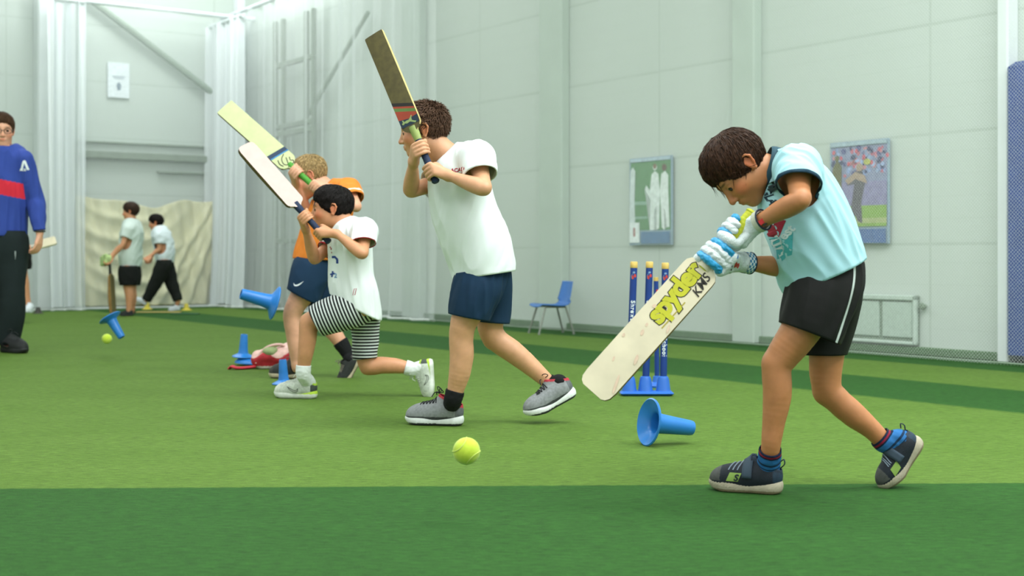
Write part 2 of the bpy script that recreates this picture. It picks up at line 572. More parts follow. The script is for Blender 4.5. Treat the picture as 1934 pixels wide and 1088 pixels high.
WM = wall_mat()
def wall_block(name, P0, ax, s0, s1, z1, u_of):
    o = quad_sheet(name, lambda u, v: P0(s0 + (s1 - s0) * u, z1 * v), 1, 1, WM, lambda u, v: (u_of(s0 + (s1 - s0) * u), z1 * v), origin=P0((s0 + s1) / 2, 0))
    o.data.polygons.foreach_set('use_smooth', [False] * len(o.data.polygons))
    md = o.modifiers.new('thickness', 'SOLIDIFY'); md.thickness = .25
    md.offset = -1
    return struct(o)
HALL_H = 6.2
wall_block('wall_right', lambda s_, z: wallP(s_, z), WAX, SC_, -9., HALL_H, lambda s_: s_)
wall_block('wall_back', lambda t, z: backP(t, z), BAX, 9., 0., HALL_H, lambda t: -t + 30)

# floor: artificial turf with mown-looking colour bands
def turf_mat():
    m, nt, b = _mat('artificial_turf'); b.inputs['Roughness'].default_value = .85
    b.inputs['Specular IOR Level'].default_value = .2
    tc = nt.nodes.new('ShaderNodeTexCoord'); P = tc.outputs['Object']
    sp = nt.nodes.new('ShaderNodeSeparateXYZ'); nt.links.new(P, sp.inputs[0])
    wob = mth(nt, 'MULTIPLY', mth(nt, 'SUBTRACT', noise(nt, 30, 3, vec=P), .5), .06)
    # distance from the right hand wall
    dot = mth(nt, 'ADD', mth(nt, 'MULTIPLY', sp.outputs[0], WN[0]), mth(nt, 'MULTIPLY', sp.outputs[1], WN[1]))
    q = mth(nt, 'SUBTRACT', dot, float(W0 @ WN))
    q = mth(nt, 'ADD', q, wob)
    def band(x, a, b_, s=.05):
        r1 = nt.nodes.new('ShaderNodeMapRange'); r1.interpolation_type = 'SMOOTHSTEP'; nt.links.new(x, r1.inputs[0])
        r1.inputs[1].default_value = a - s; r1.inputs[2].default_value = a + s
        r2 = nt.nodes.new('ShaderNodeMapRange'); r2.interpolation_type = 'SMOOTHSTEP'; nt.links.new(x, r2.inputs[0])
        r2.inputs[1].default_value = b_ - s; r2.inputs[2].default_value = b_ + s
        return mth(nt, 'SUBTRACT', r1.outputs[0], r2.outputs[0])
    d1 = band(q, -1., .66); d2 = band(q, 1.62, 2.50)
    tb = mth(nt, 'SUBTRACT', mth(nt, 'ADD', mth(nt, 'MULTIPLY', sp.outputs[0], BN[0]), mth(nt, 'MULTIPLY', sp.outputs[1], BN[1])), float(C0 @ BN))
    d3 = band(tb, -1., 1.0)
    y = mth(nt, 'ADD', mth(nt, 'SUBTRACT', sp.outputs[1], mth(nt, 'MULTIPLY', sp.outputs[0], .032)), mth(nt, 'MULTIPLY', wob, .4))
    d4 = band(y, -20., 4.045, .012)
    dark = mth(nt, 'MAXIMUM', mth(nt, 'MAXIMUM', d1, d2), mth(nt, 'MAXIMUM', d3, d4))
    n1 = noise(nt, 1.6, 5, .6, vec=P, stretch=(1, 2.2, 1)); n2 = noise(nt, 60, 5, .75, vec=P, stretch=(.35, 1.6, 1))
    n3 = noise(nt, 520, 2, .6, vec=P, stretch=(.3, 1, 1))
    light = mixc(nt, n1, lin('#506f24'), lin('#638036'))
    drk = mixc(nt, n1, lin('#255019'), lin('#2f5c22'))
    c = mixc(nt, dark, light, drk)
    k = mth(nt, 'ADD', mth(nt, 'MULTIPLY', mth(nt, 'SUBTRACT', n2, .5), 2.3), mth(nt, 'MULTIPLY', mth(nt, 'SUBTRACT', n3, .5), 1.0))
    k = mth(nt, 'ADD', 1.0, k)
    fk = noise(nt, 55, 3, .5, vec=P, stretch=(.28, 1.9, 1)); fk = mth(nt, 'MULTIPLY', mth(nt, 'GREATER_THAN', fk, .655), .28); k = mth(nt, 'SUBTRACT', k, fk)
    vm = nt.nodes.new('ShaderNodeVectorMath'); vm.operation = 'SCALE'; nt.links.new(c, vm.inputs[0]); nt.links.new(k, vm.inputs['Scale'])
    nt.links.new(vm.outputs[0], b.inputs['Base Color'])
    bump(nt, b, mth(nt, 'ADD', n2, n3), .5, .012)
    b.inputs['Sheen Weight'].default_value = .0
    return m
fl = MB().add([(-16, -2.5, 0), (10.5, -2.5, 0), (10.5, 25, 0), (-16, 25, 0)], [(0, 1, 2, 3)]).obj('floor', turf_mat())
struct(fl)
# ceiling
ce = MB().add([(-16, -3, HALL_H), (10.5, -3, HALL_H), (10.5, 26, HALL_H), (-16, 26, HALL_H)], [(0, 3, 2, 1)]).obj('ceiling', M('ceiling_white', '#d3dce2', .8, .03, 2))
struct(ce)

# columns and joints along the right wall
colm = M('column_paint', '#b6c3b9', .7, .04, 3, .1, 60)
colw = M('column_white', '#dfe5e5', .7, .04, 3)
def column(px0, px1, prot, mat, n):
    s0, s1 = ws(px0), ws(px1); c = wallP((s0 + s1) / 2, HALL_H / 2, prot / 2)
    o = MB().box(c, (abs(s0 - s1), prot, HALL_H - .002), WAX, .01).obj('trim_%d' % n, mat)
    struct(o)
column(1398, 1440, .10, colm, 1); column(1033, 1076, .10, colm, 2); column(772, 806, .10, colm, 3); column(1903, 1924, .12, colw, 4)
def bcolumn(px0, px1, prot, mat, n):
    t0, t1 = bt(px0), bt(px1); c = backP((t0 + t1) / 2, HALL_H / 2, prot / 2)
    o = MB().box(c, (abs(t0 - t1), prot, HALL_H - .002), BAX, .02).obj('trim_%d' % n, mat); struct(o)
bcolumn(62, 131, .25, colw, 5)
bcolumn(455, 440, .2, colw, 6)
# skirting kerb
b_ = MB().box(wallP((SC_ - 9) / 2, .03, .02), (SC_ + 9, .04, .06), WAX, .008).obj('baseboard_right', M('kerb', '#4f6e49', .8)); struct(b_)

# ------------------------------------------------------------------ netting
def net_mat(name, cell, thick, col, haze=0., diamond=True):
    m, nt, b = _mat(name); b.inputs['Roughness'].default_value = .8
    uv = nt.nodes.new('ShaderNodeUVMap').outputs[0]
    sp = nt.nodes.new('ShaderNodeSeparateXYZ'); nt.links.new(uv, sp.inputs[0])
    u, v = sp.outputs[0], sp.outputs[1]
    if diamond: a_, b2 = mth(nt, 'ADD', u, v), mth(nt, 'SUBTRACT', u, v)
    else: a_, b2 = u, v
    def ln(x):
        f = mth(nt, 'FRACT', mth(nt, 'DIVIDE', mth(nt, 'ADD', x, 50.), cell))
        return mth(nt, 'LESS_THAN', f, thick)
    t = mth(nt, 'MAXIMUM', ln(a_), ln(b2))
    if haze: t = mth(nt, 'MAXIMUM', t, haze)
    nt.links.new(t, b.inputs['Alpha'])
    b.inputs['Base Color'].default_value = (*lin(col), 1)
    return m
NETM = net_mat('net_mesh', .024, .075, '#e2e8e4')
CURT = net_mat('net_curtain', .018, .15, '#e6ecec', .10)
def wave(u, k, a):
    return a * (math.sin(u * k) * .5 + math.sin(u * k * 2.3 + 1) * .3 + math.sin(u * k * .37 + 2) * .5)
# flat stretched net in front of the right wall
s0, s1 = ws(862), ws(1934) - 1.6
root = empty('sports_net', wallP((s0 + s1) / 2, 0, .34), 'fine white net stretched along the white panelled wall behind the batters', 'net')
quad_sheet('netting', lambda u, v: wallP(s0 + (s1 - s0) * u, .01 + 4.3 * v, .34 + wave(s0 + (s1 - s0) * u, 3., .015) * (1 - v)), 160, 6, NETM,
           lambda u, v: (s0 + (s1 - s0) * u, 4.3 * v), root)
o = MB().tube([wallP(s0, 4.33, .34), wallP(s1, 4.33, .34)], .02, 8).obj('head_cord', M('cord_white', '#d4dbdb', .6), root, True)
o = MB().tube([wallP(s0, .02, .34), wallP(s1, .02, .34)], .006, 8).obj('foot_cord', M('cord_green', '#7d917a', .7), root, True)
# gathered curtains of the same net: along the far part of the wall, and the two bundles on the back wall
def curtain(name, label, P, s0, s1, ztop, amp, kf, n, mat=CURT, depth=.30, cloth_top=True):
    root = empty(name, P((s0 + s1) / 2, 0, depth), label, 'net', 'white net curtains in the far corner')
    r = random.Random(n)
    ph = [r.random() * 6 for _ in range(3)]
    def Pf(u, v):
        s_ = s0 + (s1 - s0) * u
        g_ = math.sin(s_ * kf + ph[0]) * .6 + math.sin(s_ * kf * 2.17 + ph[1]) * .35 + math.sin(s_ * kf * .41 + ph[2]) * .4
        sg = .03 * math.sin(s_ * 2.1 + ph[1]) + .02 * math.sin(s_ * 5.3)
        return P(s_ + .02 * math.sin(s_ * kf * 1.3 + v * 2), .015 + max(0, sg) * (1 - v) + (ztop - .02) * v, depth + amp * g_ * (1 - .25 * v) + .05 * (1 - v) ** 6)
    quad_sheet('netting', Pf, 420, 10, mat, lambda u, v: ((s0 + (s1 - s0) * u) * 1.5, ztop * v), root)
    MB().tube([P(s0, ztop, depth), P(s1, ztop, depth)], .03, 8).obj('curtain_rail', M('rail_white', '#dde4e6', .5), root, True)
    pts = [np.array(Pf(i / 160, 0)) * [1, 1, 0] + [0, 0, .012] for i in range(161)]
    MB().tube(pts, .014, 6).obj('weighted_hem', M('hem_white', '#d5dbd6', .8), root, True)
    return root
curtain('net_curtain', 'gathered white net curtain hanging along the far part of the right wall', wallP, ws(455), ws(862), 4.15, .07, 14., 3)
curtain('net_curtain', 'white net curtain across the back wall above the cream sheet', backP, bt(452), bt(-40), 4.1, .05, 3.3, 5, mat=net_mat('net_sheer', .018, .08, '#e2e8ea', .05), depth=.55)
curtain('net_curtain', 'bunched white net hanging in front of the white column on the back wall', backP, bt(60), bt(128), 4.05, .09, 34., 7, mat=net_mat('net_bundle', .018, .3, '#e6ecee', .35), depth=.75)
curtain('net_curtain', 'bunched white net hanging in the far corner of the hall', wallP, ws(458), ws(522), 4.0, .08, 30., 9, mat=MATS.get('nb') or net_mat('net_bundle_corner', .018, .3, '#e6ecee', .35), depth=.5)

# ------------------------------------------------------------------ back wall fittings
steel = M('grey_steel', '#8f9c8e', .5, .08, 8)
steeld = M('dull_steel', '#7d8a7a', .6, .08, 8)
def bar_between(name, P, Q, r, mat, label, cat, parent=None):
    o = MB().tube([P, Q], r, 8).obj(name, mat, parent, True, origin=(np.array(P) + Q) / 2)
    if parent is None: tag(o, label, cat)
    return o
bar_between('roof_brace', back_pt(150, -10, .12), back_pt(432, 205, .12), .05, M('brace_paint', '#92a092', .6), 'grey steel brace running diagonally down across the back wall', 'brace')
bar_between('wall_brace', wall_pt(712, 25, .12), wall_pt(600, 215, .12), .03, M('brace_paint'), 'thin grey diagonal brace on the right wall behind the net curtain', 'brace')
def ledge(px0, px1, z, h, dep, mat, label):
    t0, t1 = bt(px0), bt(px1)
    o = MB().box(backP((t0 + t1) / 2, z, dep / 2 + .01), (abs(t1 - t0), dep, h), BAX, .01).obj('wall_rail', mat, origin=backP((t0 + t1) / 2, z, .05))
    tag(o, label, 'rail'); return o
ledge(130, 440, 2.28, .03, .06, steel, 'thin upper grey rail across the back wall')
ledge(130, 440, 2.10, .10, .12, steeld, 'thick grey box rail across the back wall below the thin one')
ledge(295, 440, 1.90, .035, .08, steel, 'short thin lowest rail at the right end of the back wall')
# notice
t_ = bt(221); nroot = empty('notice', back_pt(221, 184, .02), 'small white notice high on the back wall beside the brace', 'sign')
p0 = back_pt(202, 184, .03); p1 = back_pt(243, 121, .03); c_ = (p0 + p1) / 2
MB().box(c_, (abs((p1 - p0) @ BD), .02, p1[2] - p0[2]), BAX, .004).obj('board', M('notice_white', '#e6edf2', .5), nroot)
b3 = M('notice_ink', '#7b8c9c', .6)
decal('figure_mark', tri_shape([[(-.02, -.05), (.02, -.05), (.035, .02), (.012, .06), (-.012, .06), (-.035, .02)]]), c_ + UZ * -.09, -BD, UZ, b3, nroot, off=.012)
decal('heading_lines', tri_shape([[(-.09, -.006), (.09, -.006), (.09, .006), (-.09, .006)], [(-.07, -.03), (.07, -.03), (.07, -.02), (-.07, -.02)]]), c_ + UZ * .05, -BD, UZ, b3, nroot, off=.012)

# cream sheet tied across the foot of the back wall
def sheet():
    t0, t1 = bt(437), bt(133)
    def Pf(u, v):
        t = t0 + (t1 - t0) * u
        sag = -.10 * math.sin(math.pi * min(1, max(0, (u - .28) / .55))) ** 2 * v
        top = 1.50 + (.05 if u < .05 else 0) + .02 * math.sin(u * 21)
        z = .02 + (top - .02 + sag) * v
        sw = 0
        for (a, b0, amp_, wd) in ((.72, .62, .07, .035), (.66, .42, .06, .03), (.62, .22, .07, .03), (.70, .82, .045, .03), (.65, .08, .05, .03)):
            cv = b0 + 1.7 * (u - a) ** 2                      # swags hanging between the ties
            sw += amp_ * math.exp(-((v - cv) / wd) ** 2 / 2) * math.exp(-((u - a) / .26) ** 2)
        dg = sum(a_ * math.exp(-(((u - x_) - (v - .5) * k_) / .014) ** 2 / 2) for x_, k_, a_ in ((.22, -.22, .06), (.10, -.06, .05), (.34, -.35, .05), (.27, -.30, .035), (.16, -.12, .03), (.05, -.02, .04)))
        return backP(t, z, .20 + sw + dg + .03 * math.sin(u * 30 + v * 3) + .02 * math.sin(u * 71 - v * 9))
    m = M('cream_tarpaulin', '#ddd8b2', .65, .06, 3)
    o = quad_sheet('protective_sheet', Pf, 180, 60, m, lambda u, v: (u, v), origin=backP((t0 + t1) / 2, 0, .2))
    tag(o, 'crumpled cream sheet hung along the foot of the back wall', 'sheet')
    md = o.modifiers.new('thickness', 'SOLIDIFY'); md.thickness = .006
sheet()
# tall steel frame behind the curtain on the right wall
fr = empty('steel_frame', wallP(ws(575), 0, .15), 'tall pale steel frame with cross bars behind the net curtain', 'frame')
for px in (541, 556, 600, 614):
    MB().box(wallP(ws(px), 1.95, .16), (.06, .06, 3.9), WAX, .008).obj('post', steeld, fr)
for (a, b, y) in ((541, 614, 118), (541, 614, 236), (541, 614, 250), (541, 614, 455), (541, 614, 362)):
    z = wall_pt(577, y)[2]
    MB().box(wallP((ws(a) + ws(b)) / 2, z, .16), (abs(ws(a) - ws(b)), .05, .07), WAX, .008).obj('cross_bar', steeld, fr)

# ------------------------------------------------------------------ right wall fittings
def rect(x0, y0, x1, y1): return [(x0, y0), (x1, y0), (x1, y1), (x0, y1)]
def blob(x, y, rx, ry, n=14, rot=0):
    return [(x + rx * math.cos(2 * math.pi * i / n) * math.cos(rot) - ry * math.sin(2 * math.pi * i / n) * math.sin(rot),
             y + rx * math.cos(2 * math.pi * i / n) * math.sin(rot) + ry * math.sin(2 * math.pi * i / n) * math.cos(rot)) for i in range(n)]
def poster(px0, px1, pyt, pyb, label, paint):
    a = wall_pt(px0, pyb, .035); b = wall_pt(px1, pyb, .035); zb = (wall_pt(px0, pyb)[2] + wall_pt(px1, pyb)[2]) / 2
    pc = (px0 + px1) / 2; zt = wall_pt(pc, pyt)[2]; zb = wall_pt(pc, pyb)[2]; w = np.linalg.norm((b - a)[:2]); h = zt - zb
    c = wallP(ws(pc), (zt + zb) / 2, .035)
    root = empty('poster', wallP((ws(px0) + ws(px1)) / 2, zb, .03), label, 'poster', 'cricket posters on the right wall')
    cc = wallP((ws(px0) + ws(px1)) / 2, (zt + zb) / 2, .03)
    MB().box(cc, (w, .02, h), WAX, .003).obj('board', M('poster_blue_grey', '#8fa5b5', .5), root)
    lay = [0]
    def put(name, polys, col):
        lay[0] += 1
        o_ = decal(name, tri_shape([[((x - .5) * w, (y - .5) * h) for x, y in p] for p in polys]), cc, -WD, UZ, M('print_' + col.strip('#'), col, .6, .12, 25), root, off=.011 + lay[0] * .0006)
        if len(polys) > 2: o_['kind'] = 'stuff'
    paint(put); return root
def paintA(put):
    put('picture', [rect(.04, .17, .98, .95)], '#649068')
    put('boundary_board', [rect(.06, .46, .5, .50)], '#8fb0a0')
    put('boundary_board', [rect(.1, .30, .45, .33)], '#8fb0a0')
    put('cricketer', [[(.50, .17), (.60, .17), (.60, .40), (.66, .45), (.66, .17), (.72, .19), (.74, .60), (.70, .80), (.62, .84), (.54, .80), (.50, .62), (.42, .68), (.38, .64), (.52, .52)], blob(.62, .88, .05, .035)], '#dfe8e6')
    put('cricketer', [[(.78, .20), (.84, .17), (.84, .45), (.90, .20), (.96, .20), (.93, .62), (.93, .78), (.86, .83), (.77, .80), (.74, .62)]], '#e4ecea')
    put('head', [blob(.62, .89, .04, .03)], '#8a6c5c')
    put('head', [blob(.84, .87, .055, .04)], '#6f5a54')
    put('cricketer', [[(.02, .17), (.16, .20), (.14, .5), (.16, .85), (.10, .90), (.04, .86), (.02, .5)]], '#cfdadb')
    put('badge', [rect(.02, .03, .26, .26)], '#e6edee')
    put('badge_mark', [rect(.11, .10, .16, .20)], '#b08080')
    put('footer', [rect(.30, .02, .97, .15)], '#5d7fa6')
    put('header', [rect(.04, .955, .98, .99)], '#b4c7d4')
def paintB(put):
    r = random.Random(2)
    put('picture', [rect(.03, .17, .98, .95)], '#8a8fae')
    for i, c_ in enumerate(('#c2677c', '#8fa0cc', '#59598a', '#c98a96', '#46486e', '#9fb0d6')):
        CROWD = put('crowd', [blob(.06 + .88 * r.random(), .66 + .27 * r.random(), .018 + .03 * r.random(), .014 + .02 * r.random(), 8) for _ in range(16)], c_)
    put('pink_hat', [blob(.08 + .13 * i, .90 - .06 * (i % 3), .028, .022, 8) for i in range(8)], '#cc5f70')
    put('advert_board', [rect(.03, .37, .98, .60)], '#8b85ac')
    put('turf', [rect(.03, .17, .98, .37)], '#86a84f')
    put('pitch', [rect(.03, .20, .98, .25)], '#a9b27b')
    put('standing_player', [[(.06, .30), (.20, .26), (.22, .55), (.22, .76), (.14, .82), (.06, .74)], blob(.14, .84, .04, .03)], '#6b6846')
    put('batter', [[(.36, .24), (.42, .20), (.46, .28), (.50, .22), (.58, .20), (.56, .40), (.62, .58), (.58, .70), (.46, .70), (.30, .62), (.32, .57), (.44, .58), (.40, .40)]], '#5b5560')
    put('batter_arm', [[(.28, .62), (.46, .70), (.62, .66), (.66, .58), (.58, .60), (.46, .63), (.34, .58)], blob(.53, .74, .06, .04)], '#a89080')
    put('helmet', [blob(.66, .79, .06, .03)], '#b7b75e')
    d_ = text_shape('ea est', .16, .004)
    decal('board_lettering', d_, wall_pt(1640, 375, .036) + WN * .012, -WD, UZ, M('print_pale', '#c7c2dc', .6), POST[0], off=0) if POST else d_.free()
    put('footer', [rect(.02, .01, .97, .145)], '#4c69a0')
    put('header', [rect(.03, .955, .98, .99)], '#a5b8c4')
POST = []
poster(1195, 1275, 297, 463, 'tall poster of cricketers in white on a green field on the wall above the stumps', paintA)
poster(1574, 1685, 266, 461, 'tall poster of a batter before a pink and purple crowd, near the wall hatch', paintB)

# framed hatch low on the wall
hr = empty('wall_hatch', wallP(ws(1672), .15, .03), 'white framed two-panel hatch low on the wall behind the boy in light blue', 'hatch')
hx0, hx1 = ws(1605), ws(1738); hz0, hz1 = wall_pt(1672, 648)[2], wall_pt(1672, 556)[2]
hw = abs(hx0 - hx1); hc = wallP((hx0 + hx1) / 2, (hz0 + hz1) / 2, .0)
hm = M('hatch_white', '#b9c7bd', .6); hd = M('hatch_seal', '#7f8f7f', .7)
MB().box(hc + WN * .015, (hw, .03, hz1 - hz0), WAX, .006).obj('backing', hd, hr)
MB().box(hc + WN * .03 + UZ * ((hz1 - hz0) / 2 - .02), (hw, .05, .04), WAX, .008).box(hc + WN * .03 - UZ * ((hz1 - hz0) / 2 - .012), (hw, .05, .024), WAX, .006) \
    .box(hc + WN * .03 + WD * (hw / 2 - .015), (.03, .05, hz1 - hz0), WAX, .008).box(hc + WN * .03 - WD * (hw / 2 - .015), (.03, .05, hz1 - hz0), WAX, .008).obj('frame', hm, hr)
for k in (-1, 1):
    MB().box(hc + WN * .033 + WD * k * hw * .235, (hw * .42, .02, (hz1 - hz0) * .72), WAX, .006).obj('panel', M('hatch_panel', '#b3c3b8', .6), hr)
kn = MB(); kp = wall_pt(1748, 578, 0); kn.lathe([(0, .05), (.02, .048), (.026, .035), (.02, .02), (.012, .0)], kp, WN, 20)
tag(kn.obj('door_stop', M('knob_grey', '#7c8c7a', .5), None, True, origin=kp), 'small round grey stop on the wall beside the hatch', 'knob')
# navy padding at the right end
pr = empty('wall_pad', wallP(-.55, 0, .12), 'tall navy blue wall pad at the right edge behind the net', 'pad')
ps0, ps1 = ws(1927), ws(1927) - 1.3
MB().box(wallP((ps0 + ps1) / 2, 1.0, .10), (1.3, .14, 1.94), WAX, .03).obj('cushion', M('navy_vinyl', '#1f3f86', .45, .1, 10, .1), pr, True)
MB().box(wallP((ps0 + ps1) / 2, 1.0, .02), (1.34, .03, 1.98), WAX, .01).obj('backboard', M('navy_back', '#22396b', .6), pr)
# ------------------------------------------------------------------ loose things on the turf
blue_r = M('rubber_blue', '#2377c6', .35, .06, 20, .05, 100)
def cone_marker(loc, axis, k, label, base_only=False, open_tilt=None):
    """rubber tee: a saucer-like foot and a tapering tube; axis = from the foot to the tube's end"""
    root = empty('rubber_tee', loc, label, 'rubber tee', 'blue rubber tees')
    ax = nrm(axis); loc = np.asarray(loc, float)
    L = .165 * k
    prof_out = [(.076, 0.0), (.080, .003), (.079, .007), (.070, .012), (.055, .019), (.040, .027), (.031, .036), (.0275, .05), (.024, .10), (.0205, .160), (.0185, .168)]
    prof_in = [(.0145, .168), (.016, .16), (.020, .10), (.023, .05), (.027, .033), (.038, .021), (.052, .013), (.066, .006), (.076, .0)]
    pr = [(r * k, h_ * k) for r, h_ in prof_out + prof_in]
    n0 = 7
    MB().lathe(pr[:7] + pr[-5:] , loc, ax, 48).obj('saucer_foot', blue_r, root, True) if False else None
    foot = [(r * k, h_ * k) for r, h_ in [(.076, 0.0), (.080, .003), (.079, .007), (.070, .012), (.055, .019), (.040, .027), (.037, .030), (.033, .030), (.034, .026), (.040, .020), (.052, .013), (.066, .006), (.076, .0)]]
    tube = [(r * k, h_ * k) for r, h_ in [(.037, .030), (.0335, .045), (.030, .09), (.0255, .160), (.0235, .168), (.0185, .168), (.020, .16), (.025, .09), (.029, .045), (.033, .030), (.037, .030)]]
    MB().lathe(foot, loc, ax, 48).obj('saucer_foot', blue_r, root, True)
    MB().lathe(tube, loc, ax, 40).obj('tube', blue_r, root, True)
    return root
# nearest tee, lying on its side with the open foot to the left
d = 4.93; z0 = .086
cone_marker(np.array([at(1222, 800, d)[0], d - .03, z0 * 1.03]), (.93, .36, -.17), 1.12, 'large blue rubber tee lying on its side below the stumps, hollow foot facing left')
cone_marker(at(521, 573, 7.4), (-.92, -.33, .28), 1.2, 'blue rubber tee tumbling in mid air left of the orange-shirted boy, tube pointing left')
cone_marker(at(207, 599, 9.0), (.52, -.12, -.80), .98, 'blue rubber tee in mid air above the far tennis ball, tube pointing down')
cone_marker(np.array([at(459, 0, 8.55)[0], 8.55, .052]), (.06, -.05, 1), .88, 'blue rubber tee standing upright on top of a blue disc left of the red bag')
b2 = MB().lathe([(0, .018), (.05, .02), (.066, .012), (.072, .002), (.074, 0), (.078, .0), (.078, .006), (.070, .018), (.052, .032), (.02, .038), (0, .038)], np.array([at(466, 0, 8.55)[0], 8.55, .012]), (.08, 0, 1), 40).obj('marker_disc', blue_r, None, True, origin=np.array([at(466, 0, 8.55)[0], 8.55, 0.0]))
tag(b2, 'flat blue disc under the upright tee left of the red bag', 'marker disc')
cone_marker(np.array([at(536, 0, 7.25)[0], 7.25, .003]), (-.04, -.02, 1), .80, 'blue rubber tee standing on the turf in front of the red bag')

# tennis balls
def ball_mat():
    m, nt, b = _mat('tennis_felt'); b.inputs['Roughness'].default_value = .95; b.inputs['Sheen Weight'].default_value = .3
    c = mixc(nt, noise(nt, 90, 3), lin('#b4cf2e'), lin('#cfe24a'))
    nt.links.new(c, b.inputs['Base Color']); bump(nt, b, noise(nt, 500, 3), .5, .002); MATS['tennis_felt'] = m; return m
bm_ = ball_mat()
def ball(c, r, label, seedrot):
    root = empty('tennis_ball', c, label, 'ball', 'yellow-green tennis balls')
    MB().lathe([(r * math.sin(t), -r * math.cos(t)) for t in np.linspace(0, math.pi, 25)], c, (0, 0, 1), 40).obj('felt', bm_, root, True)
    pts = []
    for t in np.linspace(0, 2 * math.pi, 90, endpoint=False):
        a_, b_, = .44, .0
        x = math.cos(t) * (1 - .0) + .33 * math.cos(3 * t); y = math.sin(t) - .33 * math.sin(3 * t); z = 1.15 * math.sin(2 * t) * .95
        pts.append(np.array(c) + nrm(np.array([x, z, y])) * r * 1.0)
    MB().tube(pts, r * .045, 6, closed=True).obj('seam', M('ball_seam', '#c6d66a', .8), root, True)
ball(at(881, 852, 3.5), .0362, 'yellow-green tennis ball in mid air in the foreground below the middle boy', 0)
ball(at(202, 640, 9.3), .035, 'small far yellow-green tennis ball under the tumbling blue tee at left', 1)

# stumps with a sprung base
wood_top = M('stump_top_cream', '#d8b663', .55); navy = M('stump_navy', '#153a86', .4, .06)
letter = M('letter_white', '#e8eff2', .5); crest = M('crest_red', '#c3392f', .5); crest2 = M('crest_grey', '#7f9ac0', .5)
base_b = M('base_blue', '#2b68c4', .4, .05)
d = 6.68; X0 = at(1221, 0, d)[0]
st = empty('cricket_stumps', (X0, d, 0), 'three navy blue stumps with cream tops on a bright blue base behind the pale bat', 'stumps')
bmb = MB().box((X0, d, .013), (.268, .10, .022), None, .010)
for i, (xb, xt) in enumerate(((1188.5, 1197.5), (1219, 1227), (1252.5, 1257))):
    b0 = np.array([at(xb, 0, d)[0], d, .02]); top = np.array([at(xt, 0, d)[0], d + .004 * i, CAMZ - (494 + (2 if i == 2 else 0) - HY) / F * d])
    bmb.lathe([(.040, 0), (.036, .012), (.030, .06), (.024, .075), (0.018, .078)], b0, (0, 0, 1), 28)
    stp = MB(); a_ = nrm(top - b0); Ls = np.linalg.norm(top - b0); r = .0178
    s_root = empty('stump', b0 + a_ * .07, None, None); s_root.parent = st; s_root.location = Vector(b0 + a_ * .07) - Vector(st.location)
    stp.lathe([(r, .06), (r, Ls - .032)], b0, a_, 24).obj('shaft', navy, s_root, True)
    MB().lathe([(r * 1.02, Ls - .032), (r * 1.06, Ls - .030), (r * 1.06, Ls - .004), (r * .9, Ls), (0, Ls)], b0, a_, 24).obj('cap', wood_top, s_root, True)
    sv = [b0 + a_ * t + (np.array([math.cos(q), math.sin(q), 0])) * r for t in np.linspace(.06, Ls - .03, 30) for q in np.linspace(0, 2 * math.pi, 24, endpoint=False)]
    sf = [(j * 24 + k, j * 24 + (k + 1) % 24, (j + 1) * 24 + (k + 1) % 24, (j + 1) * 24 + k) for j in range(29) for k in range(24)]
    bvs = BVHTree.FromPolygons([tuple(v) for v in sv], sf)
    fr_ = np.array([0, -1., 0]); ydn = -a_; xr = np.cross(ydn, fr_) * -1
    # text runs downwards: ux = down, uy = to the right of the picture
    o_t = b0 + a_ * (Ls - .275) + fr_ * r + np.array([.004, 0, 0])
    decal('lettering', text_shape('Shrewsbury School', .0300, .0010, spacing=1.18), b0 + a_ * (Ls - .335) + fr_ * r, ydn, np.cross(fr_, ydn), letter, s_root, bvs, off=.0008, maxedge=.02)
    oc = b0 + a_ * (Ls - .075) + fr_ * r
    decal('crest_shield', tri_shape([blob(-.006, -.004, .006, .010, 12, .2), blob(.006, .004, .006, .009, 12, .2)]), oc, (1, 0, 0), a_, crest, s_root, bvs, off=.0010)
    decal('crest_plume', tri_shape([blob(0, .020, .007, .005, 10)] + stroke([(-.010, -.012), (-.012, .004), (-.006, .014)], .0018)), oc, (1, 0, 0), a_, crest2, s_root, bvs, off=.0010)
bmb.obj('base', base_b, st, True)
# the single smaller stump further back
d = 7.1; X1 = at(1241, 0, d)[0]
s2_ = empty('target_stump', (X1, d, 0), 'single smaller navy stump just visible behind the row of three stumps', 'stump')
b0 = np.array([X1, d, 0.]); r = .013; Ls = .59
MB().lathe([(.05, 0), (.052, .01), (.045, .018), (.026, .03), (.02, .06), (.014, .062)], b0, (0, 0, 1), 28).obj('base', base_b, s2_, True)
MB().lathe([(r, .05), (r, Ls - .02)], b0, (-.01, 0, 1), 20).obj('shaft', navy, s2_, True)
MB().lathe([(r, Ls - .02), (r, Ls), (0, Ls)], b0, (-.01, 0, 1), 20).obj('cap', wood_top, s2_, True)
decal('crest_shield', tri_shape([rect(-.006, -.008, .006, .010)]), b0 + np.array([.0, -r - .001, Ls - .075]), (1, 0, 0), (0, 0, 1), crest, s2_, None, off=.001)

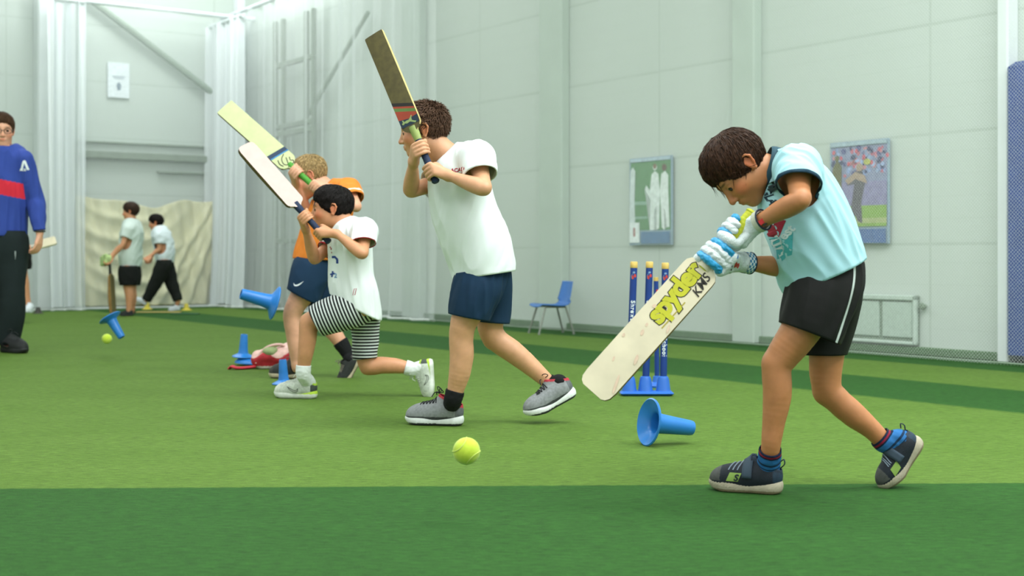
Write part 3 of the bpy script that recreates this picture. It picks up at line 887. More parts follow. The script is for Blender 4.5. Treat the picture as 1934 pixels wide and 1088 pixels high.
# red and white bag behind the standing tee
def bag():
    d = 8.3; A = lambda px, py, dd=0: at(px, py, d + dd)
    root = empty('kit_bag', (A(520, 0)[0], d, 0), 'slumped red and white kit bag on the turf behind the standing tee', 'bag')
    S = Sculpt(); S.u(Ell(np.array([A(515, 0)[0], d, .060]), (.125, .09, .062)), .02); S.u(Ell(np.array([A(545, 0)[0], d + .02, .085]), (.075, .08, .070)), .03); S.u(Ell(np.array([A(500, 0)[0], d, .05]), (.075, .08, .055)), .03)
    S.sub(Half((0, 0, .004), (0, 0, -1)), .01)
    V, Q = S.build(.005); V = folds(V, Q, .011, 5, 6)
    T = np.tile(np.array(lin('#b3222f')), (len(V), 1)); up = V[:, 2] > .088 + .02 * np.sin(V[:, 0] * 40); T[up] = lin('#e3b9b0')
    T[(V[:, 2] < .02)] = lin('#ddd2cc')
    V[:, 2] = np.maximum(V[:, 2], .003)
    mobj('bag_body', V, Q, M('bag_fabric', '#b3222f', .7, .15, 30, .4, 200, attr=True), root, tint=T)
    c = np.array([A(518, 0)[0], d - .085, .0])
    S = Sculpt(); S.u(Ell(np.array([A(513, 0)[0], d - .045, .108]), (.045, .05, .030)), .01); V, Q = S.build(.006); V = folds(V, Q, .006, 8, 3)
    mobj('green_lining', V, Q, M('lining_green', '#93a070', .8), root)
    pts = [c + np.array([-.10, .02, .035]), c + np.array([-.075, .03, .10]), c + np.array([-.02, .04, .142]), c + np.array([.05, .06, .150]), c + np.array([.11, .09, .115])]
    MB().tube(spl(pts, 6), .009, 8, side=(0, 1, 0), a=1.8).obj('handle', M('strap_pink', '#dcb0a8', .7), root, True)
    pts = [c + np.array([-.11, .03, .015]), c + np.array([-.17, .0, .010]), c + np.array([-.215, -.02, .012]), c + np.array([-.245, .0, .018]), c + np.array([-.262, .02, .010])]
    MB().tube(spl(pts, 6), .010, 8, side=(0, 1, .0), a=2.2).obj('strap', M('strap_red', '#c3273a', .7), root, True)
    # white and black pads showing at its right end
    S = Sculpt()
    for i in range(3): S.u(Cone(np.array([A(553, 0)[0] + .008 * i, d - .07, .035 + .026 * i]), np.array([A(562, 0)[0], d - .06, .030 + .026 * i]), .016, .015), .004)
    V, Q = S.build(.005); mobj('white_padding', V, Q, M('pad_white', '#c9cfd2', .7), root)
    S = Sculpt(); S.u(Ell(np.array([A(556, 0)[0], d - .03, .105]), (.035, .04, .045)), .01); V, Q = S.build(.005); mobj('black_pocket', V, Q, M('pocket_black', '#191a1c', .7), root)
bag()

# blue chair by the wall
def chair():
    P = np.array([at(1042, 0, 12.05)[0], 12.05, 0]); root = empty('chair', P, 'small blue plastic chair with grey legs against the far white wall', 'chair')
    f = nrm((-.95, -.30, 0)); l = np.array([-f[1], f[0], 0]); H_ = .30; wd = .30
    def pt(a, b, c): return P + f * a + l * b + UZ * c
    prof = [(.165, .245), (.15, .262), (.10, .262), (.0, .255), (-.08, .255), (-.115, .275), (-.135, .32), (-.150, .38), (-.165, .455), (-.170, .478)]
    V = []; nu = 12; pf = spl(prof, 3)
    for (x, z) in pf:
        t = 0 if z < .3 else min(1, (z - .3) / .17); wv = .155 - .022 * t
        for j in range(nu + 1):
            b = (j / nu * 2 - 1); V.append(pt(x - (.02 * (b * b) if z > .3 else 0) * -1, b * wv, z + .012 * b * b * (1 - t)))
    n = len(pf); Q = np.array([(i * (nu + 1) + j, i * (nu + 1) + j + 1, (i + 1) * (nu + 1) + j + 1, (i + 1) * (nu + 1) + j) for i in range(n - 1) for j in range(nu)])
    cut = 3 * 4 + 2
    m = M('chair_blue', '#3f74bb', .4, .05)
    Vn = np.array(V); k = (nu) * cut
    for nm, q in (('seat', Q[:k]), ('backrest', Q[k:])):
        V2, Q2 = compact(Vn, q); o = mobj(nm, V2, Q2, m, root); md = o.modifiers.new('thickness', 'SOLIDIFY'); md.thickness = .008
    gm = M('chair_leg_grey', '#8b8f86', .4, .05, metal=.5)
    for (a0, a1) in ((.10, .17), (-.09, -.16)):
        for b in (-1, 1): MB().tube([pt(a0, b * .12, .25), pt(a1, b * .145, .012)], .009, 10).tube([pt(a1, b * .145, .014), pt(a1, b * .145, .0)], .012, 10).obj('leg', gm, root, True)
    for b in (-1, 1): MB().tube([pt(.10, b * .12, .248), pt(-.09, b * .12, .248)], .009, 8).obj('seat_rail', gm, root, True)
chair()

# little far markers by the sheet
def small_cone(px, d, col, name, label, hgt=.09, r=.07):
    P = np.array([at(px, 0, d)[0], d, 0.]); root = empty(name, P, label, 'marker', 'small cones by the far wall')
    MB().lathe([(r, 0), (r, .006), (r * .55, .02), (r * .45, hgt * .6)], P, UZ, 24).obj('foot', M('mk_' + col.strip('#'), col, .5), root, True)
    MB().lathe([(r * .45, hgt * .6), (r * .3, hgt), (0, hgt)], P, UZ, 24).obj('top', M('mk_' + col.strip('#')), root, True)
small_cone(278, 17.6, '#d8c64a', 'marker_cone', 'small yellow cone by the striding person, nearer the leaning one')
small_cone(352, 17.3, '#d8c64a', 'marker_cone', 'small yellow cone right of the striding person')
small_cone(43, 16.6, '#cfc95a', 'marker_cone', 'small yellow cone behind the coach legs', .07, .05)
small_cone(72, 16.3, '#3d3b36', 'marker_cone', 'small dark cone at the foot of the white column', .08, .07)
P = np.array([at(305, 0, 16.2)[0], 16.2, .006])
for (px, d, w_, c_, lb) in ((300, 16.55, .55, '#b5a460', 'flat straw-coloured bat-shaped board on the turf below the striding person'), (350, 16.1, .34, '#2b5a33', 'dark green mat on the turf right of the striding person')):
    P = np.array([at(px, 0, d)[0], d, .008]); o = MB().box(P, (w_, .12, .014), None, .006).obj('ground_board' if c_[1] == 'b' else 'turf_mat', M('gb_' + c_.strip('#'), c_, .7), None, origin=P); tag(o, lb, 'board' if c_[1] == 'b' else 'mat')
# ------------------------------------------------------------------ people
skin_cache = {}
def skinmat(): return M('skin', '#c98f6a', .5, .05, 40, .12, 300, sss=.12, attr=True, bdist=.001)
def clothmat(name, col='#888888', var=.03, rough=.85, pat=None):
    if name in MATS: return MATS[name]
    m = M(name, col, rough, var, 9, .35, 700, sheen=.0, bdist=.0015, spec=.25)
    return m
def bandmat(name, base, bands, feather=False):
    """cloth whose colour is read off the 'pat' coordinate in metres: bands = [(lo, hi, colour)]"""
    if name in MATS: return MATS[name]
    m, nt, b = _mat(name); b.inputs['Roughness'].default_value = .85; b.inputs['Specular IOR Level'].default_value = .25
    a = nt.nodes.new('ShaderNodeAttribute'); a.attribute_name = 'pat'; v = a.outputs['Fac']
    c = rgb(nt, lin(base))
    for lo, hi, col in bands:
        k = mth(nt, 'MULTIPLY', mth(nt, 'GREATER_THAN', v, lo), mth(nt, 'LESS_THAN', v, hi))
        c = mixc(nt, k, c, lin(col))
    nt.links.new(c, b.inputs['Base Color']); bump(nt, b, noise(nt, 600, 3), .3, .0015)
    MATS[name] = m; return m
def stripemat(name, c1, c2, period, duty=.5):
    if name in MATS: return MATS[name]
    m, nt, b = _mat(name); b.inputs['Roughness'].default_value = .85; b.inputs['Specular IOR Level'].default_value = .25
    a = nt.nodes.new('ShaderNodeAttribute'); a.attribute_name = 'pat'
    f = mth(nt, 'FRACT', mth(nt, 'DIVIDE', mth(nt, 'ADD', a.outputs['Fac'], 10.), period))
    c = mixc(nt, mth(nt, 'LESS_THAN', f, duty), lin(c1), lin(c2))
    nt.links.new(c, b.inputs['Base Color']); bump(nt, b, noise(nt, 600, 3), .3, .0015)
    MATS[name] = m; return m

class Head:
    def __init__(s, c, f, u, k=1., ear_out=1.):
        s.c = np.asarray(c, float); s.f, s.l, s.u = frame(f, u); s.k = k; s.R = np.array([s.f, s.l, s.u])
    def p(s, f, l, u): return s.c + (s.f * f + s.l * l + s.u * u) * s.k
    def ell(s, c, r, tilt=0.):
        R = s.R
        if tilt:
            a, b = math.cos(tilt), math.sin(tilt); R = np.array([a * s.f + b * s.u, s.l, -b * s.f + a * s.u])
        return Ell(s.p(*c), np.array(r) * s.k, R)
    def sculpt(s, S, ears=True):
        k = s.k
        S.u([s.ell((-.009, 0, .030), (.086, .070, .077)), s.ell((.030, 0, .005), (.062, .064, .085))], .02 * k)
        S.u([s.ell((.036, 0, -.038), (.050, .052, .050)), s.ell((.045, 0, -.066), (.036, .038, .030)), s.ell((.068, 0, -.080), (.016, .019, .015))], .022 * k)
        for q in (1, -1):
            S.u(s.ell((.058, q * .034, -.022), (.028, .024, .024)), .02 * k)
            S.u(s.ell((.012, q * .044, -.045), (.036, .016, .034)), .02 * k)
        S.u(s.ell((.076, 0, .026), (.014, .046, .012)), .012 * k)
        for q in (1, -1): S.sub(s.ell((.096, q * .031, .004), (.017, .019, .012)), .012 * k)
        for q in (1, -1):
            S.u(Ell(s.p(.0745, q * .030, .003), .0142 * k), .003 * k)
            S.sub(s.ell((.094, q * .031, .0005), (.014, .0120, .0046)), .002 * k)
        S.u(Cone(s.p(.086, 0, .012), s.p(.104, 0, -.022), .0065 * k, .0085 * k), .01 * k)
        S.u(Ell(s.p(.106, 0, -.027), .0088 * k), .006 * k)
        for q in (1, -1): S.u(s.ell((.096, q * .010, -.030), (.009, .0065, .0065)), .005 * k)
        for q in (1, -1): S.sub(s.ell((.099, q * .006, -.037), (.004, .0028, .003)), .002 * k)
        S.u(s.ell((.084, 0, -.052), (.012, .024, .012)), .01 * k)
        S.u([s.ell((.0925, q * .006, -.0475), (.0055, .011, .0038)) for q in (1, -1)], .004 * k)
        S.u(s.ell((.091, 0, -.0575), (.006, .014, .0045)), .004 * k)
        S.sub(Cone(s.p(.098, .018, -.0525), s.p(.098, -.018, -.0525), .0016 * k, .0016 * k), .002 * k)
        if ears:
            for q in (1, -1):
                rim = [s.p(*x) for x in ((.006, q * .068, -.022), (-.004, q * .074, -.026), (-.014, q * .080, -.010), (-.020, q * .084, .008), (-.014, q * .084, .022), (.000, q * .080, .027), (.010, q * .074, .018), (.010, q * .070, .006))]
                S.u(s.ell((-.004, q * .073, .0), (.014, .005, .024), .15), .006 * k)
                S.u([Cone(a, b, .0042 * k, .0042 * k) for a, b in zip(rim, rim[1:])], .003 * k)
                S.u(Ell(s.p(-.001, q * .074, -.025), .0062 * k), .004 * k)
                S.sub(s.ell((.000, q * .083, .004), (.007, .006, .012), .1), .004 * k)
    def tints(s, col):
        c = np.array(col)
        lip = c * [.95, .62, .60]; ck = c * [1.05, .80, .76]; br = c * [.22, .2, .2]
        return [(s.p(.096, 0, -.052), .016 * s.k, lip, (.010, .019, .0085)), (s.p(.070, .045, -.022), 0, ck, (.03, .03, .026)), (s.p(.070, -.045, -.022), 0, ck, (.03, .03, .026)),
                (s.p(.084, .031, .027), 0, br, (.02, .020, .0042)), (s.p(.084, -.031, .027), 0, br, (.02, .020, .0042)),
                (s.p(.106, 0, -.027), 0, c * [1.05, .85, .82], (.012, .012, .012)),
                (s.p(-.005, .08, 0), 0, c * [1.05, .74, .66], (.03, .02, .03)), (s.p(-.005, -.08, 0), 0, c * [1.05, .74, .66], (.03, .02, .03))]

def grip_hand(c, a, wdir, sgn, rh, k, wrist, fat=1., thumb=True, spread=1., rad=(.0078, .0082, .0079, .0068)):
    """hand closed around a handle at c with axis a (pointing to the index side); wdir = side on which the wrist lies"""
    a = nrm(a); wd = nrm(wdir - a * (np.asarray(wdir) @ a)); b_ = np.cross(a, wd) * sgn
    def P(th, r, z): t = math.radians(th); return c + a * z * k * spread + (wd * math.cos(t) + b_ * math.sin(t)) * r
    fingers = []; prims = []
    zs = (.026, .0088, -.0085, -.0245)
    lens = (1.0, 1.06, 1.0, .85)
    kn = []
    for i, z in enumerate(zs):
        rf = rad[i] * k * fat; R0 = rh + rf
        L = lens[i]
        pts = [P(78, R0 + .012 * k, z), P(108 + 6 * (L - 1), R0 + .006 * k, z * 1.02), P(78 + 72 * L, R0 + .003 * k, z * 1.03), P(78 + 112 * L, R0 + .001, z * 1.02), P(78 + 150 * L, R0, z), P(78 + 185 * L, R0 - .001, z * .98)]
        rr = [rf * 1.12, rf * 1.02, rf * 1.1, rf * .96, rf * .98, rf * .84]
        rows = [np.r_[p, r] for p, r in zip(pts, rr)]
        fingers.append(chain(rows, n=3)); kn.append(P(66, rh + (.020 if fat < 1.2 else .026) * k, z * .95))
    palm = []
    wr = np.asarray(wrist, float)
    for i, q in enumerate(kn):
        st = wr + (q - wr) * .12 + a * zs[i] * .35 * k
        palm.append(Cone(st, q, .0150 * k, .0105 * k * min(fat, 1.25)))
    palm.append(Cone(wr, P(20, rh + .014 * k, -.010), .017 * k, .014 * k)); palm.append(Cone(wr, P(18, rh + .014 * k, .012), .017 * k, .015 * k))
    th = []
    if thumb:
        tp = [wr * .45 + P(-10, rh + .016 * k, .022) * .55, P(-30, rh + .014 * k, .030), P(-75, rh + .0105 * k, .036), P(-118, rh + .009 * k, .036), P(-145, rh + .0085 * k, .034)]
        tr = [.014 * k, .0115 * k, .0098 * k * fat, .0092 * k * fat, .0078 * k * fat]
        th = chain([np.r_[p, r] for p, r in zip(tp, tr)], n=3)
    nails = [P(78 + 182 * lens[i], rh + 2 * rad[i] * k, zs[i]) for i in range(4)]
    return fingers, palm, th, kn

def relaxed_hand(wr, d, palmn, k, curl=.5, sgn=1):
    """open hand hanging from wrist wr along d; palmn = direction the palm faces; sgn picks the thumb side"""
    d = nrm(d); n = nrm(np.asarray(palmn) - d * (np.asarray(palmn) @ d)); s_ = np.cross(d, n) * sgn
    prims = []
    palm = [Cone(wr, wr + d * .07 * k + s_ * x * k, .015 * k, .011 * k) for x in (-.026, -.009, .009, .026)]
    F_ = []
    for i, (x, L) in enumerate(((.028, .9), (.010, 1.05), (-.009, 1.), (-.026, .8))):
        p = wr + d * .078 * k + s_ * x * k; pts = [np.r_[p, .0092 * k]]; an = .15
        for j, sl in enumerate((.034, .024, .02)):
            an += curl * (.5 + .3 * j); dd = d * math.cos(an) + n * math.sin(an)
            p = p + dd * sl * L * k; pts.append(np.r_[p, (.0085, .0078, .0066)[j] * k])
        F_.append(chain(pts, n=3))
    t0 = wr + d * .02 * k + s_ * .018 * k; t1 = t0 + (d * .03 + s_ * .022 + n * .012) * k; t2 = t1 + (d * .030 + s_ * .006 + n * .010) * k; t3 = t2 + (d * .022 - s_ * .002 + n * .006) * k
    th = chain([np.r_[t0, .013 * k], np.r_[t1, .0115 * k], np.r_[t2, .0098 * k], np.r_[t3, .008 * k]], n=3)
    return F_, palm, th

def put_hand(S, fingers, palm, th, k=.004):
    S.u(Group(palm, .012), .014)
    for f in fingers: S.u(Group(f, .001), k * .6)
    if th: S.u(Group(th, .002), k * .8)

def tint_of(V, base, spots):
    T = np.tile(np.array(base), (len(V), 1))
    for sp in spots:
        c, r, col, ax = sp[:4]; Rm = sp[4] if len(sp) > 4 else None
        d = V - c
        if Rm is not None: d = d @ Rm.T
        w = np.clip(1.35 - np.sqrt(((d / np.array(ax)) ** 2).sum(1)), 0, 1); w = w * w * (3 - 2 * w)
        T = T * (1 - w[:, None]) + np.array(col) * w[:, None]
    return T

def hair_obj(hd, parent, col, kind='short', h=.004, strands=1800, length=.035, seed=1, puff=.012, fringe=.0, flow_dir=None):
    """hair cap cut to a hairline plus locks of hair lying over it"""
    k = hd.k; S = Sculpt()
    S.u(hd.ell((-.010, 0, .033), (.087 + puff, .072 + puff, .079 + puff)), .01)
    S.u(hd.ell((.022, 0, .055 + fringe * .2), (.062, .062 + puff * .6, .050 + puff)), .02)
    S.sub(hd.ell((.100, 0, -.036 - fringe * .35), (.072, .11, .092)), .006)
    S.sub(hd.ell((.048, 0, -.062), (.062, .14, .066)), .006)
    S.sub(hd.ell((.0, 0, -.145), (.16, .14, .090)), .006)
    for q in (1, -1): S.sub(hd.ell((-.002, q * .086, -.006), (.022, .022, .032)), .006)
    V, Q = S.build(h)
    # a centred crown; hair flows away from it
    nV = vnorm(V, Q); r = np.random.RandomState(seed)
    V2 = V + nV * (waves(V, 28, seed) * .0022 + waves((V - hd.c) @ hd.R.T * [1, 1, .25], 70, seed + 3) * .0016)[:, None]
    dk = M('hair_%s' % kind, col, .6, .35, 60, .6, 260, spec=.15, bdist=.003)
    o = mobj('hair', V2, Q, dk, parent)
    if not strands: return o
    bv = bvh_of(V2, Q)
    crown = hd.p(-.052, .0, .110)
    cen = V[Q].mean(1); nq = np.cross(V[Q[:, 2]] - V[Q[:, 0]], V[Q[:, 3]] - V[Q[:, 1]]); nq /= np.linalg.norm(nq, axis=1)[:, None] + 1e-9
    out = ((cen - hd.p(-.01, 0, .02)) * nq).sum(1) > .03 * k
    ids = np.nonzero(out)[0]; pick = r.choice(ids, strands)
    Vs = []; Fs = []
    for i in pick:
        p = cen[i] + nq[i] * .0005; n = nq[i]
        fl = p - crown
        if flow_dir is not None: fl = nrm(fl) + sum(w * ax for w, ax in zip(flow_dir, hd.R))
        fl = fl - n * (fl @ n); fl = nrm(nrm(fl) + r.randn(3) * (.22 if kind != 'spiky' else .45)); L = length * (.6 + .7 * r.rand()) * k; seg = 4
        w = (.0011 + .0012 * r.rand()) * k; pts = [p]; cur = fl
        lift = (.0014 + .0022 * r.rand()) if kind != 'spiky' else (.004 + .006 * r.rand())
        for j in range(seg):
            q = pts[-1] + cur * L / seg
            hit = bv.find_nearest(Vector(q))
            if hit[0] is not None:
                hn = np.array(hit[1]); hp = np.array(hit[0])
                if hn @ n > 0.2: q = hp + hn * (lift * (j + 1) / seg * 1.6 + .0006); n = hn
            cur = nrm(nrm(q - pts[-1]) * .8 + fl * .1 + np.array([0, 0, -.18]) + r.randn(3) * .05); pts.append(q)
        sd = nrm(np.cross(fl, n))
        b0 = len(Vs)
        for j, q in enumerate(pts):
            ww = w * (1, 1.15, 1, .7, .08)[j]; nn = n
            Vs += [q - sd * ww, q + nn * ww * .7, q + sd * ww]
        for j in range(seg):
            a = b0 + 3 * j
            Fs += [(a, a + 3, a + 4, a + 1), (a + 1, a + 4, a + 5, a + 2), (a + 2, a + 5, a + 3, a)]
    lk = mobj('hair_locks', np.array(Vs), np.array(Fs), M('hair_lock_%s' % kind, col, .55, .55, 110, 0, spec=.2), o)
    lk['kind'] = 'stuff'
    return o

def eyes(hd, parent, look=(1, 0, -.15), lid=.0, iris='#2b1a10'):
    m, nt, b = None, None, None
    for q in (1, -1):
        c = hd.p(.0755, q * .030, .003); r = .0127 * hd.k
        n = nrm(hd.f * look[0] + hd.l * look[1] + hd.u * look[2])
        mb = MB(); mb.lathe([(r * math.sin(t), r * math.cos(t)) for t in np.linspace(0.5, math.pi * .75, 10)], c, n, 20)
        e = mb.obj('eye', M('eye_white', '#d9d4cc', .25, .02), parent, True)
        mb = MB(); mb.lathe([(0, r * 1.03)] + [(r * 1.03 * math.sin(t), r * 1.03 * math.cos(t)) for t in np.linspace(0.05, .72, 6)], c, n, 20)
        mb.obj('iris', M('iris_%s' % iris.strip('#'), iris, .15, .1), e, True)

def shoe(parent, heel, toe, up, L, style, bend=0., name='shoe', wk=1.):
    """heel = point under the heel on the sole, toe = direction, up = shoe's own up"""
    f, l, u = frame(toe, up); k = L / .21; heel = np.asarray(heel, float)
    hi = style.get('collar', .080)
    S = Sculpt()
    w_ = .9 * wk
    S.u(chain([(.036, 0, .045, .031), (.060, 0, .046, .032), (.095, 0, .042, .033), (.130, .002, .036, .033), (.160, .004, .031, .030), (.182, .004, .027, .0235)], side=(0, 1, 0), n=3, grow=0), .02)
    S.u(Cone((.042, 0, .05), (.034, 0, hi + .01), .031, .029, (0, 1, 0), .92), .02)
    S.u(Cone((.092, 0, .058), (.070, 0, hi + .020), .021, .018), .02)
    S.cut(Half((0, 0, .016), (0, 0, -1)))
    S.cut(Half((.03, 0, hi), (-.45, 0, 1)))
    V, Q = S.build(.003)
    S2 = Sculpt()
    st = style.get('sole_h', .026)
    S2.u(chain([(.034, 0, .02, .0345), (.065, 0, .02, .0315), (.10, 0, .02, .0325), (.135, .002, .02, .0385), (.160, .004, .02, .0365), (.184, .004, .02, .0265)], n=3), .012)
    V2, Q2 = S2.build(.003)
    # flatten to sole thickness with toe spring and a heel wedge
    zt = st + .010 * np.clip((.07 - V2[:, 0]) / .07, 0, 1) + .006 * np.clip((V2[:, 0] - .15) / .05, 0, 1); zb = .0 + .010 * np.clip((V2[:, 0] - .165) / .045, 0, 1) ** 1.5 + .004 * np.clip((.02 - V2[:, 0]) / .02, 0, 1)
    zz = np.clip((V2[:, 2] - .02) / .02, -1, 1); V2[:, 2] = zb + (zt - zb) * (zz * .5 + .5)
    def pose(P, grow=1.):
        P = np.array(P, float)
        if bend:
            xb = .135; a = np.clip((P[:, 0] - xb + .015) / .03, 0, 1) * bend; x = P[:, 0] - xb; z = P[:, 2] - 0.004; m_ = P[:, 0] > xb - .015
            cx = np.where(m_, xb + x * np.cos(a) - z * np.sin(a), P[:, 0]); cz = np.where(m_, .004 + x * np.sin(a) + z * np.cos(a), P[:, 2]); P[:, 0] = cx; P[:, 2] = cz
        return heel + (np.outer(P[:, 0], f) + np.outer(P[:, 1] * w_, l) + np.outer(P[:, 2], u)) * k
    # tints on the upper: toe cap, heel counter, knit texture bands through 'pat' = distance along the foot
    T = np.tile(np.array(lin(style['upper'])), (len(V), 1))
    if 'toe' in style: T[V[:, 0] > .172] = lin(style['toe'])
    if 'heel' in style: T[(V[:, 0] < .022)] = lin(style['heel'])
    if 'rim' in style: T[(V[:, 2] > hi - .009 + (V[:, 0] - .03) * .45)] = lin(style['rim'])
    if 'dark_low' in style: T[(V[:, 2] < .030)] = lin(style['dark_low'])
    um = M('shoe_upper', '#777777', .7, .18, 90, .5, 500, attr=True, bdist=.002)
    o = mobj(name, pose(V), Q, um, parent, tint=T)
    md = o.modifiers.new('thickness', 'SOLIDIFY'); md.thickness = .003; md.offset = -1
    T2 = np.tile(np.array(lin(style['sole'])), (len(V2), 1))
    if 'out' in style: T2[V2[:, 2] < .007] = lin(style['out'])
    if 'wedge' in style: T2[(V2[:, 2] > .020) & (V2[:, 0] < .10)] = lin(style['wedge'])
    gr = np.abs(np.sin((V2[:, 0] + V2[:, 2] * .9) * 330)) if style.get('ribs') else 1
    V2b = V2.copy()
    if style.get('ribs'): V2b[:, 1] *= 1 - .03 * (gr < .35)
    mobj('sole', pose(V2b), Q2, M('shoe_sole', '#ddddcc', .6, .08, 60, attr=True), o, tint=T2)
    ly = style.get('laces')
    lb = BVHTree.FromPolygons([tuple(v) for v in V.tolist()], Q.tolist())
    def on_top(x, t, off=.0015, cz=.03):
        """point on the upper at station x and angle t around the foot"""
        dr = np.array([0, math.cos(t), math.sin(t)]); o0 = np.array([x, 0, cz]) + dr * .12
        hit = lb.ray_cast(Vector(o0), Vector(-dr), .2)
        return (np.array(hit[0]) if hit[0] is not None else np.array([x, 0, cz]) + dr * .034) + dr * off
    if ly:
        mb = MB()
        for i in range(5):
            x = .092 + i * .012
            for sgn in (1, -1):
                pts = [on_top(x + t * .010, math.pi / 2 + sgn * (.55 - 1.1 * t), .0012) for t in np.linspace(0, 1, 6)]
                mb.tube(list(pose(np.array(pts))), .0018 * k, 6)
        b0 = on_top(.088, math.pi / 2, .002)
        for bow in ([(0, 0, 0), (-.004, .010, .016), (-.014, .026, .016), (-.020, .018, .006), (0, 0, .001)], [(0, 0, 0), (.010, -.010, .018), (.012, -.026, .020), (-.002, -.022, .010), (0, 0, .001)], [(0, 0, 0), (.012, .012, .004), (.020, .026, -.010)], [(0, 0, 0), (.014, -.012, .004), (.018, -.028, -.008)]):
            mb.tube(list(pose(np.array(spl([b0 + np.array(q) for q in bow], 5)))), .0017 * k, 6)
        mb.obj('laces', M('laces_' + ly.strip('#'), ly, .8), o, True)
    if style.get('strap'):
        ts = np.linspace(.25, math.pi - .25, 18); P_ = []
        for dx in (-.014, -.005, .005, .014):
            P_ += [on_top(.093 + dx, t, .003) for t in ts]
        P_ = pose(np.array(P_)); QQ = np.array([(a * 18 + b, a * 18 + b + 1, (a + 1) * 18 + b + 1, (a + 1) * 18 + b) for a in range(3) for b in range(17)])
        so_ = mobj('strap', P_, QQ, M('strap_' + style['strap'].strip('#'), style['strap'], .8), o); md = so_.modifiers.new('thickness', 'SOLIDIFY'); md.thickness = .003 * k; md.offset = 0
        MB().tube(list(pose(np.array(spl([(.008, 0, .070), (-.004, 0, .082), (-.002, 0, .095), (.010, 0, .086)], 4)))), .0018 * k, 6, side=l, a=2).obj('pull_tab', M('tab_navy', '#18283c', .8), o, True)
        for j_ in range(3):
            pts = [on_top(.116 + j_ * .013 + .006 * math.sin(t * 3), t, .001) for t in np.linspace(.7, math.pi - .7, 8)]
            MB().tube(list(pose(np.array(pts))), .0017 * k, 6).obj('cord', M('cord_grey', '#8b98a8', .8), o, True)
    o['_k'] = k; del o['_k']
    if style.get('mark'):
        side_ = style['mark_side']       # +1 left, -1 right of the foot
        base = pose(np.array([[style.get('mark_x', .085), .0, .043]]))[0]; n = l * side_
        org = base + n * .034 * k * w_
        ux = -f * side_ if style.get('mark_flip') else f * -side_
        uyv = np.cross(n, ux)
        if uyv @ u < 0: ux = -ux; uyv = np.cross(n, ux)
        polys, colr = style['mark'](ux @ f > 0)
        bv = BVHTree.FromPolygons([tuple(v) for v in pose(V).tolist()], Q.tolist())
        decal('side_mark', tri_shape(polys), org, ux * k, uyv * k, M('mark_' + colr.strip('#'), colr, .6), o, bv, off=.0012)
    return o, pose

def foot_rows(heel, toe, up, L):
    """ankle-to-toes rows of a foot standing inside the shoe made with the same arguments"""
    f, l, u = frame(toe, up); k = L / .21; heel = np.asarray(heel, float)
    return [np.r_[heel + (f * x + u * z) * k, r * k, 1.] for x, z, r in ((.042, .070, .026), (.046, .052, .0245), (.075, .042, .021), (.110, .034, .018))]

def swoosh(s=1., outline=0):
    up = [(-.030, .004), (-.022, -.006), (-.010, -.007), (.008, .000), (.034, .014)]
    dn = [(.034, .014), (.010, -.008), (-.010, -.0165), (-.024, -.014), (-.031, -.006)]
    P = [(x * s, y * s) for x, y in spl([(a, b) for a, b in up], 4)]; D = [(x * s, y * s) for x, y in spl([(a, b) for a, b in dn], 4)]
    out = [tuple(p) for p in P] + [tuple(p) for p in D[1:-1]]
    return out

def sock(parent, rows, col, side=None, bands=None, name='sock', grow=.0035, h=.004, knit=None):
    """rows: x y z r from the cuff down into the shoe"""
    S = Sculpt(); S.u(chain(rows, grow=grow, n=3), .004)
    p = np.array(rows[0][:3]); d = nrm(p - np.array(rows[1][:3])); S.cut(Half(p, d))
    V, Q = S.build(h); V = folds(V, Q, .0012, 22, 3)
    if bands:
        t = -((V - p) @ d); mt = bandmat(name + '_' + col.strip('#'), col, bands); o = mobj(name, V, Q, mt, parent, pat=t)
    else: o = mobj(name, V, Q, clothmat('sock_' + col.strip('#'), col), parent)
    md = o.modifiers.new('thickness', 'SOLIDIFY'); md.thickness = .0025; md.offset = -1
    return o

def garment(parent, name, parts, cuts, mat, h=.004, k=.02, amp=.004, freq=6., seed=1, stretch=None, thick=.003, patf=None, subs=(), tintf=None, extra=None, fade=None):
    S = Sculpt()
    for p in parts: S.u(p, k)
    for s_ in subs: S.sub(s_, .01)
    for c in cuts: S.cut(c)
    V, Q = S.build(h, relax=2)
    cd = S.cutd(V); fd = np.clip(.15 + cd / .035, 0, 1)
    if fade is not None: fd = fd * fade(V)
    V = folds(V, Q, amp, freq, seed, stretch, fd)
    if extra is not None: V = extra(V, Q)
    pat = patf(V) if patf else None; tn = tintf(V) if tintf else None
    o = mobj(name, V, Q, mat, parent, pat=pat, tint=tn)
    md = o.modifiers.new('thickness', 'SOLIDIFY'); md.thickness = thick; md.offset = -1; md.use_even_offset = False
    return o, V, Q

def rows_at(pts, d0, grow=0.):
    """(px, py, dd, r[, a]) -> world rows"""
    return [np.r_[at(p[0], p[1], d0 + p[2]), p[3] + grow, (p[4] if len(p) > 4 else 1.)] for p in pts]

